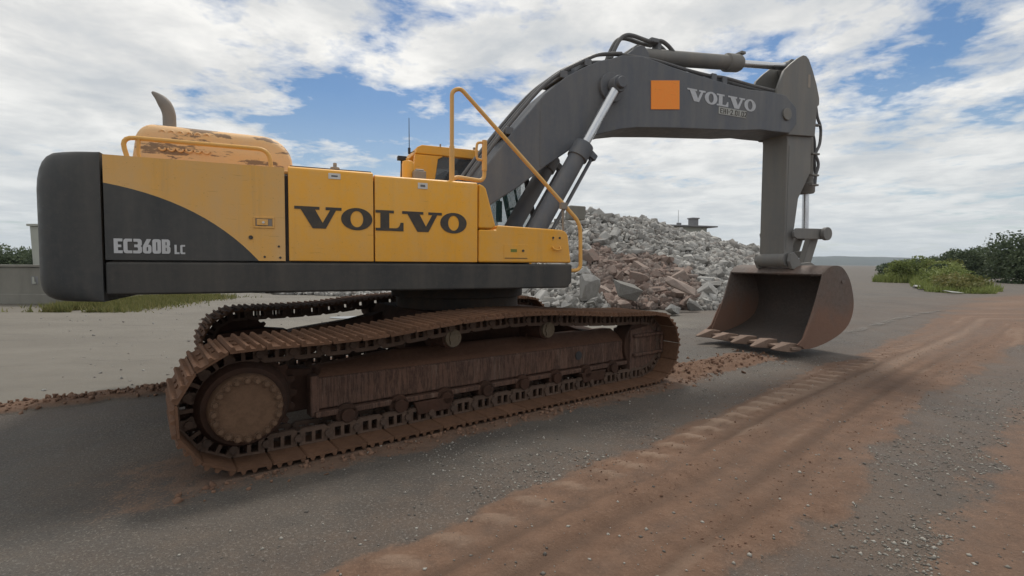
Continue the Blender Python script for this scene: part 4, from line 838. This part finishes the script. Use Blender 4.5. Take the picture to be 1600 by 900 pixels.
# ------------------------------------------------------------------ rubble pile
def rock_mesh(i, seed, flat=1.0):
    r_ = random.Random(seed); bm = bmesh.new()
    for sx in (-1, 1):
        for sy in (-1, 1):
            for sz in (-1, 1):
                if r_.random() < 0.12: continue
                p = Vector((sx*r_.uniform(0.3, 0.56), sy*r_.uniform(0.22, 0.45), sz*r_.uniform(0.2, 0.42)*flat))
                if r_.random() < 0.45:
                    for ax in range(3): q = p.copy(); q[ax] *= r_.uniform(0.35, 0.75); bm.verts.new(q)
                else: bm.verts.new(p)
    for k in range(2): bm.verts.new((r_.uniform(-.5, .5), r_.uniform(-.35, .35), r_.choice((-1, 1))*0.42*flat))
    res = bmesh.ops.convex_hull(bm, input=bm.verts)
    bmesh.ops.delete(bm, geom=[e for e in res['geom_interior'] if isinstance(e, bmesh.types.BMVert)], context='VERTS')
    me = bpy.data.meshes.new('rock'); bm.to_mesh(me); bm.free(); return me
variants = [rock_mesh(i, 100+i, f) for i, f in enumerate([1, 1, 0.8, 1.1, 0.7, 0.5, 1, 0.45, 0.9, 1.2, 0.6, 0.75, 0.35, 1])]
RIDGE = [(-9.0, 27.0), (-2, 26), (5.0, 25.0), (11, 28.5), (14.3, 31), (17.2, 33.2)]
def ridge_h(a): return np.interp(a, [0, 5, 10, 13, 16, 20, 23, 26, 29], [0.5, 1.2, 3.2, 3.85, 3.4, 3.0, 2.65, 2.45, 2.2])
def ridge_w(a): return np.interp(a, [0, 8, 14, 18, 21, 25, 29], [5.5, 8.5, 10.6, 9.2, 6.6, 5.0, 3.6])
def pile_h(x, y):
    d, a = poly_dist(x, y, RIDGE); d = np.abs(d); w = ridge_w(a)*(0.92 + 0.22*(fbm(x*0.22, y*0.22, 3, 40)-0.5)); h = ridge_h(a)*(0.95 + 0.4*(fbm(x*0.3, y*0.3, 4, 44)-0.5))
    t = np.clip(1 - d/w, 0, 1); return h*np.minimum(1.0, t*1.22)**1.05
qx = np.arange(-14, 42, 0.4); qy = np.arange(11, 70, 0.4); PX, PY = np.meshgrid(qx, qy); PH = pile_h(PX, PY)
keep = PH > 0.02
idx = np.arange(PX.size).reshape(PX.shape); f_ = np.stack([idx[:-1, :-1], idx[:-1, 1:], idx[1:, 1:], idx[1:, :-1]], -1).reshape(-1, 4)
kf = keep.ravel()[f_].any(1); f_ = f_[kf]; used = np.unique(f_); remap = np.zeros(PX.size, int); remap[used] = np.arange(len(used))
pile = npmesh('rubble_pile', np.stack([PX, PY, np.where(keep, PH - 0.12, -0.1)], -1).reshape(-1, 3)[used], remap[f_], M['earth'], smooth=True)
tag(pile, 'long heap of grey broken concrete and reddish rubble behind the excavator', 'rubble pile')
def is_red(x, y):
    # spill of reddish earth and brick down the front slope
    cx = 4.5 + (y-15)*0.03 - np.maximum(y-17.5, 0)*0.28
    return np.abs(x - cx + (fbm(x*0.5, y*0.5, 3, 70)-0.5)*1.8) < (1.6 - np.maximum(y-18, 0)*0.10 - np.maximum(y-19.0, 0)*0.7)
def sample_pile(n, smin, smax, power, seed):
    g = np.random.default_rng(seed); out_ = []
    while len(out_) < n:
        m = n*4; x = g.uniform(-13, 36, m); 
        y = g.uniform(12, 60, m); h = pile_h(x, y)
        d, a = poly_dist(x, y, RIDGE)
        # only the slope towards the camera and the crest matter; density falls with distance
        ok = (h > 0.03) & (d < 2.0) & (g.uniform(0, 1, m) < np.clip(16.0/np.hypot(x, y), 0.05, 1)**1.6)
        # behind the machine only slivers show: thin out the left
        sz = smin + (smax-smin)*g.uniform(0, 1, m)**power
        for i in np.nonzero(ok)[0]: out_.append((x[i], y[i], h[i], sz[i]))
    return out_[:n]
visible_az = lambda x, y: 0.02 < x/y < 0.66
cnt = 0
cands = [c for c in sample_pile(6500, 0.14, 0.62, 4.0, 3) if visible_az(c[0], c[1])]
cands.sort(key=lambda c: -c[3]/math.hypot(c[0], c[1])); 
for vm in variants: vm.materials.append(M['rock'])
red_variants = []
for vm in variants:
    c = vm.copy(); c.materials.clear(); c.materials.append(M['redrock']); red_variants.append(c)
for x, y, h, sz in cands[:300]:
    red = bool(is_red(np.array([x]), np.array([y]))[0]); o = bpy.data.objects.new('rock', random.choice(red_variants if red else variants)); COL.objects.link(o); o.parent = pile
    o.location = (x, y, h + sz*0.06); o.rotation_euler = (random.uniform(-.7, .7), random.uniform(-.7, .7), random.uniform(0, 6.3))
    o.scale = (sz*random.uniform(0.9, 1.35), sz*random.uniform(0.8, 1.1), sz*random.uniform(0.7, 1.05))
# small rubble, uncountable
raw = [(np.array([v.co[:] for v in m.vertices]), m) for m in variants]
tri = []
for V, m in raw:
    m.calc_loop_triangles(); tri.append((V, np.array([t.vertices[:] for t in m.loop_triangles])))
def scatter(items, name, mat, parent=None, redfn=None, seed=5, tone_rng=(0.35, 1.0)):
    g = np.random.default_rng(seed); VV = []; FF = []; TT_ = []; off = 0
    for x, y, z, sz in items:
        V, f = tri[g.integers(len(tri))]; e = Euler(g.uniform(-3, 3, 3)).to_matrix(); Rm = np.array(e)
        p = (V*g.uniform(0.7, 1.25, 3)*sz) @ Rm.T + np.array([x, y, z]); VV.append(p); FF.append(f + off); off += len(V)
        t = g.uniform(0.0, 0.22) if (redfn is not None and redfn(np.array([x]), np.array([y]))[0]) else g.uniform(*tone_rng); TT_.append(np.full(len(V), t))
    o = npmesh(name, np.concatenate(VV), np.concatenate(FF), mat, np.concatenate(TT_)); o['kind'] = 'stuff'
    if parent: o.parent = parent
    return o
small = [(x, y, h + sz*0.02, sz) for x, y, h, sz in sample_pile(26000, 0.06, 0.32, 1.9, 11)] + [(c[0], c[1], c[2]+0.02, c[3]) for c in cands[300:]]
scatter(small, 'small_rubble', M['rockstuff'], pile, is_red)

def boulder(name, loc, size, rot, red, label, cat='boulder', var=0):
    o = bpy.data.objects.new(name, (red_variants if red else variants)[var]); COL.objects.link(o); o.location = loc; o.scale = size; o.rotation_euler = rot
    tag(o, label, cat); return o
boulder('boulder', (2.35, 15.2, 0.75), (0.62, 0.5, 0.85), (0.2, 0.1, 0.5), False, 'pale pointed boulder standing beside the fuel tank at the foot of the rubble', var=3)
boulder('boulder', (3.55, 15.4, 0.62), (0.95, 0.65, 0.65), (0.2, 0.35, 0.4), False, 'broad pale grey boulder above the front end of the near track', var=0)
boulder('boulder', (5.35, 15.6, 0.78), (1.1, 0.8, 0.45), (0.15, 0.4, -0.2), True, 'large reddish brown slab sloping towards the bucket', var=4)
boulder('boulder', (4.6, 14.3, 0.2), (0.42, 0.38, 0.36), (0.1, 0.4, 0.6), False, 'small round stone on the ground between track and bucket', cat='stone', var=8)
b = MB(); b.box(-0.34, 0.34, -0.3, 0.3, -0.3, 0.26); cb = b.build('concrete_block', M['concrete'], None, 0.05); cb.location = (2.55, 20.4, 3.52); cb.rotation_euler = (0.03, 0.04, 0.2)
tag(cb, 'square weathered concrete block lying on top of the rubble crest', 'concrete block')

# ------------------------------------------------------------------ buildings
b = MB(); b.box(-2.6, 2.6, -2.2, 2.2, 0, 4.62); hut = b.build('hut', M['plaster'], None, 0.01); hut.location = (13.6, 44.5, 0.0); hut.rotation_euler.z = 0.30
tag(hut, 'small pale plastered hut with flat roof slab and chimney behind the rubble', 'hut')
b = MB(); b.box(-3.1, 3.4, -2.6, 2.6, 4.622, 4.74); b.build('roof_slab', M['roofslab'], hut, 0.01)
b = MB(); b.box(1.35, 1.95, -1.9, -1.3, 4.742, 5.35); b.box(1.28, 2.02, -1.97, -1.23, 5.35, 5.45); b.build('chimney', M['roofslab'], hut, 0.01)
b = MB(); b.tube([(0.2, -1.5, 4.742), (0.2, -1.5, 6.1)], [0.025, 0.015], 6); b.box(0.1, 0.45, -1.6, -1.4, 4.742, 5.0); b.build('antenna_mast', M['roofslab'], hut)
b = MB(); b.box(1.5, 2.2, -2.25, -2.202, 3.2, 3.9); b.build('window', M['roofslab'], hut)
b = MB(); b.box(-22, -14.45, 0, 0.35, 0, 1.22); lw = b.build('low_wall', M['concrete'], None, 0.02); lw.location = (0.6, 16.4, 0); lw.rotation_euler.z = 0.0
tag(lw, 'low weathered concrete wall with small niches behind the counterweight', 'wall')
b = MB(); b.box(-22.05, -14.4, -0.05, 0.4, 1.222, 1.30); b.build('wall_coping', M['concrete'], lw, 0.015)
b = MB(); b.box(-22.02, -14.43, -0.06, -0.002, 0, 0.34); b.build('wall_plinth', M['concrete'], lw, 0.02)
for x in (-17.9, -16.4, -14.9, -19.4):
    b = MB(); b.box(x, x+0.22, -0.004, 0.02, 0.66, 0.92); o = b.build('niche', M['roofslab'], lw)
    b = MB(); b.box(x+0.06, x+0.13, -0.035, -0.006, 0.68, 0.90); b.box(x+0.131, x+0.17, -0.035, -0.006, 0.68, 0.74); b.build('niche_hook', M['plaster'], lw)
b = MB(); b.add([(-0.24, -0.24, 0), (0.24, -0.24, 0), (0.24, 0.24, 0), (-0.24, 0.24, 0), (-0.30, -0.30, 2.62), (0.30, -0.30, 2.62), (0.30, 0.30, 2.62), (-0.30, 0.30, 2.62)], [(3, 2, 1, 0), (4, 5, 6, 7), (0, 1, 5, 4), (1, 2, 6, 5), (2, 3, 7, 6), (3, 0, 4, 7)])
pl = b.build('concrete_pillar', M['plaster'], None, 0.015); pl.location = (-16.35, 17.6, 0); tag(pl, 'tall pale green tapered pillar standing behind the low wall', 'pillar')
b = MB(); b.box(-0.36, 0.36, -0.36, 0.36, 2.622, 2.70); b.build('pillar_cap', M['plaster'], pl, 0.01)

# ------------------------------------------------------------------ vegetation
def leaves(P, size, g, tone=None, up=0.0):
    n = len(P); a = g.normal(size=(n, 3)); a[:, 2] += up; a /= np.linalg.norm(a, axis=1)[:, None]; b_ = g.normal(size=(n, 3)); b_ -= (a*b_).sum(1)[:, None]*a; b_ /= np.linalg.norm(b_, axis=1)[:, None]
    s_ = size*g.uniform(0.6, 1.4, n)[:, None]; V = np.stack([P - a*s_*0.5, P + b_*s_*0.32, P + a*s_*0.55, P - b_*s_*0.32], 1).reshape(-1, 3)
    t = g.uniform(0, 1, n) if tone is None else np.clip(tone + g.normal(0, 0.16, n), 0, 1)
    return V, np.arange(4*n).reshape(n, 4), np.repeat(t, 4)
def blob_points(centres, radii, n, g):
    w = radii**2.2/np.sum(radii**2.2); k = g.choice(len(centres), n, p=w); d = g.normal(size=(n, 3)); d /= np.linalg.norm(d, axis=1)[:, None]
    r = radii[k][:, None]*g.uniform(0.45, 1.05, n)[:, None]**0.6; return centres[k] + d*r*np.array([1, 1, 0.85]), k
def tree(loc, h, w, nblob, nleaf, size, mat, label, seed, name='tree', low=0.15, group=None, cat='tree'):
    g = np.random.default_rng(seed); root = empty(name, loc); tag(root, label, cat, group)
    b = MB(); tr = [(0, 0, 0), (0.05*w, 0, h*0.25), (0.0, 0.04*w, h*0.5), (0.06*w, 0, h*0.8)]
    b.tube(smooth_path(tr, 4), [max(0.012, h*0.03*(1 - i/14)) for i in range(13)], 7)
    cs = []; 
    for i in range(nblob):
        q = g.uniform(0, 6.28); zz = g.uniform(low, 1)*h*0.88; rad = w*0.42*g.uniform(0.3, 1)*(1 - 0.55*(zz/h)**2); cs.append((rad*math.cos(q), rad*math.sin(q), zz))
        if i < 8: b.tube([(0, 0, zz*0.55), (rad*0.5*math.cos(q), rad*0.5*math.sin(q), zz*0.8), (cs[-1])], [h*0.012, h*0.008, h*0.004], 5)
    b.build('trunk', M['bark'], root)
    cs = np.array(cs); rd_ = g.uniform(0.10, 0.24, nblob)*w; bt_ = g.uniform(0.15, 0.85, nblob)
    P, k = blob_points(cs, rd_, nleaf, g); P[:, 2] = np.maximum(P[:, 2], 0.04)
    V, F_, t = leaves(P, size, g, bt_[k]); o = npmesh('crown', V, F_, mat, t); o.parent = root; return root
tree((45.5, 43.5, 0), 4.4, 8.0, 60, 16000, 0.22, M['leaf'], 'big dark green tree at the right edge beyond the dirt road', 21)
tree((54.5, 60.0, 0), 3.3, 6.0, 40, 9000, 0.24, M['leaf'], 'rounded dark tree where the wood meets the large tree', 22)
for i, (x, y, h, w) in enumerate([(-58, 58, 2.4, 6.0), (-66, 62, 2.9, 6.5), (-52, 56, 2.2, 5.0)]):
    tree((x, y, 0), h, w, 30, 5000, 0.26, M['leaf'], ['low dark round tree above the low wall', 'taller dark tree at the left edge above the low wall', 'small dark tree beside the pale pillar'][i], 30+i)
def mass(name, pts, n, size, mat, seed, hfun, kind='stuff'):
    g = np.random.default_rng(seed); t = g.uniform(0, 1, n); P = np.array(pts); i = np.minimum((t*(len(P)-1)).astype(int), len(P)-2); f = t*(len(P)-1) - i
    base = P[i]*(1-f)[:, None] + P[i+1]*f[:, None]; ang = g.uniform(0, 6.28, n); rad = base[:, 2]*np.sqrt(g.uniform(0, 1, n))
    x = base[:, 0] + rad*np.cos(ang); y = base[:, 1] + rad*np.sin(ang); top = base[:, 3]*hfun(x, y); z = top*(1 - g.uniform(0, 1, n)**1.25)
    tone = 0.25 + 0.5*fbm(x*0.7, y*0.7 + z*0.9, 3, seed)
    V, F_, tn = leaves(np.stack([x, y, z], -1), size, g, tone); o = npmesh(name, V, F_, mat, tn); o['kind'] = kind; return o
hf = lambda x, y: 0.55 + 0.9*fbm(x*0.55, y*0.55, 4, 61)
mass('distant_wood', [(51, 66, 2.5, 1.3), (55, 66, 3.5, 1.9), (60, 66, 4, 2.4), (66, 66, 4.5, 2.9), (74, 66, 5, 3.5), (84, 68, 6, 4.2)], 60000, 0.30, M['leaf'], 51, hf)
mass('scrub_verge', [(43.5, 39, 1.6, 1.0), (46, 38, 1.8, 1.2), (50, 37, 1.8, 1.3)], 6000, 0.20, M['leafbright'], 52, hf)
# bushy island beside the road: separate bushes
spots = [(33.6, 43.5, 2.0, 2.4), (35.4, 43.0, 2.1, 2.6), (34.2, 39.5, 1.7, 2.6), (31.9, 36.6, 1.3, 2.8), (29.5, 33.6, 0.95, 2.8), (27.2, 30.4, 0.65, 2.6), (24.9, 27.8, 0.35, 2.0), (35.2, 41.0, 1.9, 2.6)]
lab = ['tall bright green bush at the far left of the roadside clump', 'tallest light green bush in the middle of the roadside clump', 'green bush beside the dark stem in the roadside clump', 'mid height bush on the near flank of the roadside clump', 'low spreading bush in front of the roadside clump', 'low dull green bush near the end of the clump', 'smallest bush at the pointed right end of the clump', 'dull green bush at the back right of the roadside clump']
for i, (x, y, h, w) in enumerate(spots): tree((x, y, 0), h, w*1.15, 26, 3600, 0.15, M['leafbright'] if i not in (5, 6, 7) else M['grass'], lab[i], 80+i, name='bush', low=0.05, group='bushes on the roadside island', cat='bush')
gg_ = np.random.default_rng(77); n = 14000; k = gg_.integers(0, len(spots), n); sp_a = np.array(spots); q = gg_.uniform(0, 6.28, n); r_ = sp_a[k, 3]*0.75*np.sqrt(gg_.uniform(0, 1, n))
gx_ = sp_a[k, 0] + r_*np.cos(q); gy_ = sp_a[k, 1] + r_*np.sin(q); gh_ = gg_.uniform(0.25, 0.75, n)*(0.5 + 0.35*sp_a[k, 2]); wq = gg_.uniform(0, 6.28, n); lx = gg_.normal(0, 0.14, (n, 2))
V = np.stack([np.stack([gx_ - 0.03*np.cos(wq), gy_ - 0.03*np.sin(wq), 0*q], -1), np.stack([gx_ + 0.03*np.cos(wq), gy_ + 0.03*np.sin(wq), 0*q], -1), np.stack([gx_ + lx[:, 0], gy_ + lx[:, 1], gh_], -1)], 1).reshape(-1, 3)
o = npmesh('tall_grass', V, np.arange(3*n).reshape(n, 3), M['leafbright'], np.repeat(gg_.uniform(0.3, 1, n), 3)); o['kind'] = 'stuff'
b = MB(); pr = empty('young_palm', (32.2, 37.6, 0)); b.tube(smooth_path([(0, 0, 0), (0.05, 0, 0.7), (0.02, 0, 1.45)], 4), 0.07, 7); b.build('stem', M['bark'], pr)
g = np.random.default_rng(5); VV = []
for k in range(11):
    q = k*0.571; 
    for u in np.linspace(0.05, 1, 26): VV.append((0.8*u*math.cos(q), 0.8*u*math.sin(q), 1.45 + 0.35*u - 0.75*u*u))
V, F_, t = leaves(np.repeat(np.array(VV), 3, 0) + g.normal(0, 0.03, (len(VV)*3, 3)), 0.2, g); o = npmesh('fronds', V, F_, M['leaf'], t); o.parent = pr
tag(pr, 'small dark leaved stem standing among the bright roadside bushes', 'plant')
for i, (x, y, sx, l) in enumerate([(23.2, 26.2, 0.5, 'white broken slab at the pointed end of the bush clump'), (26.5, 32.5, 0.9, 'pale pile of debris just beyond the bush clump'), (24.0, 28.9, 0.45, 'pale stone lying behind the end of the bush clump'), (29.3, 34.2, 0.35, 'grey stone at the front edge of the bush clump')]):
    o = boulder('debris_stone', (x, y, 0.1), (sx*1.6, sx, sx*0.28), (0.1, 0.1, i), False, l, 'stone', var=i+5)
    if i < 2: o.data = o.data.copy(); o.data.materials.clear(); o.data.materials.append(M['plate'])
# grass strip under the counterweight
g = np.random.default_rng(9); n = 26000; t = g.uniform(0, 1, n); bx_ = -12.6 + g.normal(0, 0.75, n) - 0.3*t; by_ = 13.9 + t*6.6
sel = fbm(bx_*0.9, by_*0.9, 3, 33) > 0.40; bx_, by_ = bx_[sel], by_[sel]; n = len(bx_)
hgt = g.uniform(0.06, 0.26, n)*(0.4 + fbm(bx_*1.3, by_*1.3, 3, 37)); q = g.uniform(0, 6.28, n); wd = 0.016; lx = g.normal(0, 0.07, n); ly = g.normal(0, 0.07, n)
V = np.stack([np.stack([bx_ - wd*np.cos(q), by_ - wd*np.sin(q), 0*q], -1), np.stack([bx_ + wd*np.cos(q), by_ + wd*np.sin(q), 0*q], -1), np.stack([bx_ + lx, by_ + ly, hgt], -1)], 1).reshape(-1, 3)
o = npmesh('grass', V, np.arange(3*n).reshape(n, 3), M['grass'], np.repeat(g.uniform(0, 1, n), 3)); o['kind'] = 'stuff'

# ------------------------------------------------------------------ gravel, mud clods, road marking, puddles
g = np.random.default_rng(12)
pts = []
while len(pts) < 11000:
    m = 20000; y = 1.9 + 11*g.uniform(0, 1, m)**1.7; x = g.uniform(-1.15, 1.15, m)*y; z, mm, pp, gg, dd, *_r = ground_fields(x, y)
    pr_ = np.where(mm > 0.35, 0.05, 0.10 + 0.9*ss(0.50, 0.72, fbm(x*0.8, y*0.8, 4, 90)))*ss(-2.2, 0.9, x + 0.2*y - 0.4)*(1-0.8*pp)
    ok = g.uniform(0, 1, m) < pr_
    pts += list(zip(x[ok], y[ok], z[ok]))
pts = np.array(pts[:11000]); n = len(pts); sz = 0.003 + 0.011*g.uniform(0, 1, n)**4.2
octa = np.array([(1, 0, 0), (0, 1, 0), (-1, 0, 0), (0, -1, 0), (0, 0, 0.75), (0, 0, -0.75)], float); of = np.array([(0, 1, 4), (1, 2, 4), (2, 3, 4), (3, 0, 4), (1, 0, 5), (2, 1, 5), (3, 2, 5), (0, 3, 5)])
V = octa[None]*(sz[:, None, None]*g.uniform(0.6, 1.4, (n, 6, 1))); a = g.uniform(0, 6.28, n); ca, sa = np.cos(a)[:, None], np.sin(a)[:, None]
V = np.stack([V[..., 0]*ca - V[..., 1]*sa, V[..., 0]*sa + V[..., 1]*ca, V[..., 2]], -1) + pts[:, None, :] + np.array([0, 0, 0.002])
s = NT('pebble_stone'); at = s.n('ShaderNodeAttribute', attribute_name='tone'); s.set(Base_Color=s.ramp(at.outputs['Fac'], [(0, (0.10, 0.09, 0.08)), (0.5, (0.21, 0.195, 0.17)), (1, (0.38, 0.36, 0.32))]), Roughness=0.9)
o = npmesh('gravel', V.reshape(-1, 3), (of[None] + 6*np.arange(n)[:, None, None]).reshape(-1, 3), s.m, np.repeat(g.uniform(0, 1, n), 6)); o['kind'] = 'stuff'
# clods of red mud along the crawler prints and the ruts
s = NT('mud_clod'); s.set(Base_Color=s.ramp(s.noise(9), [(0.3, (0.12, 0.065, 0.042)), (0.7, (0.22, 0.13, 0.085))]), Roughness=0.95); s.bump(s.noise(40), 0.5, 0.01); M['clod'] = s.m
cl = []
def from_track(tx, ty): return CX + math.cos(TT)*tx - math.sin(TT)*ty, CY + math.sin(TT)*tx + math.cos(TT)*ty
for k in range(900):
    tx, ty = -3.0 - 6.5*random.random()**1.3, random.gauss(1.22, 0.10); x, y = from_track(tx, ty); cl.append((x, y, gh(x, y) + 0.005, 0.012 + 0.05*random.random()**2.2))
for k in range(300):
    tx, ty = random.uniform(2.2, 4.9), random.gauss(-1.58, 0.22); x, y = from_track(tx, ty); cl.append((x, y, gh(x, y) + 0.002, 0.015 + 0.06*random.random()**2.5))
for k in range(420):
    tx, ty = random.uniform(-3.2, 3.0), -1.88 - abs(random.gauss(0, 0.10)); x, y = from_track(tx, ty); cl.append((x, y, gh(x, y) + 0.002, 0.01 + 0.045*random.random()**2.5))
for k in range(2200):
    i = random.randrange(8, 24); f = random.random(); a, b_ = MUD[i-1], MUD[i]; nx_, ny_ = -(b_[1]-a[1]), b_[0]-a[0]; L = math.hypot(nx_, ny_); d = random.choice([-0.5, -0.32, 0.12, 0.42, 0.66]) + random.gauss(0, 0.07)
    x = a[0] + f*(b_[0]-a[0]) + nx_/L*d; y = a[1] + f*(b_[1]-a[1]) + ny_/L*d
    if y > 1.9: cl.append((x, y, gh(x, y), 0.004 + 0.017*random.random()**3.5))
scatter(cl, 'mud_clods', M['clod'], None, None, 17)
dl = []
while len(dl) < 900:
    x, y = random.uniform(-13, -1), random.uniform(5.5, 20); _, m0, p0, *_r = ground_fields(np.array([x]), np.array([y]))
    if p0[0] > 0.4 and -0.95 < x/y: dl.append((x, y, gh(x, y), 0.012 + 0.05*random.random()**4))
scatter(dl, 'loose_stones', M['rockstuff'], None, None, 23, (0.3, 0.8))
# worn road line
s = NT('worn_line_paint'); s.set(Base_Color=s.mix(s.ramp(s.noise(5, 6, 0.7), [(0.40, 0), (0.62, 1)]), (0.15, 0.14, 0.127), (0.20, 0.19, 0.175)), Roughness=0.9); s.l(s.ramp(s.noise(3.5, 7, 0.75, off=(4, 1, 1)), [(0.42, 0), (0.62, 0.7)]), s.p.inputs['Alpha']); M['line'] = s.m
lp = smooth_path([(7.3, 10.75), (9.3, 12.5), (11.6, 14.5), (14.2, 16.4)], 14); V = []; nl = len(lp)
for i, (x, y) in enumerate(lp):
    a = lp[max(i-1, 0)]; c = lp[min(i+1, nl-1)]; t = np.array([c[0]-a[0], c[1]-a[1]]); t /= np.linalg.norm(t)
    for sgn in (-1, 1): w_ = random.uniform(0.07, 0.13); V.append((x - sgn*t[1]*w_, y + sgn*t[0]*w_, 0.016))
tag(npmesh('road_line', V, [(2*i, 2*i+2, 2*i+3, 2*i+1) for i in range(nl-1)], M['line']), kind='structure')
for (x, y, ra, rb, rz_) in ((-9.2, 22.0, 1.3, 0.35, 0.1), (-4.0, 13.2, 0.75, 0.35, 0.4), (28.5, 30.2, 1.6, 0.25, 0.5)):
    V = [(x, y, 0.014)] + [(x + math.cos(rz_)*ra*math.cos(q)*(1+0.2*math.sin(3*q)) - math.sin(rz_)*rb*math.sin(q), y + math.sin(rz_)*ra*math.cos(q) + math.cos(rz_)*rb*math.sin(q)*(1+0.2*math.cos(2*q)), 0.014) for q in np.linspace(0, 6.283, 24, endpoint=False)]
    tag(npmesh('puddle', V, [(0, i+1, (i+1) % 24 + 1) for i in range(24)], M['water']), kind='structure')

# ------------------------------------------------------------------ haze
hm = bpy.data.materials.new('haze_air'); hm.use_nodes = True; t = hm.node_tree; t.nodes.clear()
pv = t.nodes.new('ShaderNodeVolumePrincipled'); pv.inputs['Color'].default_value = (0.82, 0.91, 1.0, 1); pv.inputs['Density'].default_value = 0.00013; pv.inputs['Anisotropy'].default_value = 0.2
ho = t.nodes.new('ShaderNodeOutputMaterial'); t.links.new(pv.outputs[0], ho.inputs['Volume'])
hz = MB().box(-4300, 4300, -700, 5300, -3, 75).build('haze', hm, None, 0, smooth=0); hz['kind'] = 'stuff'
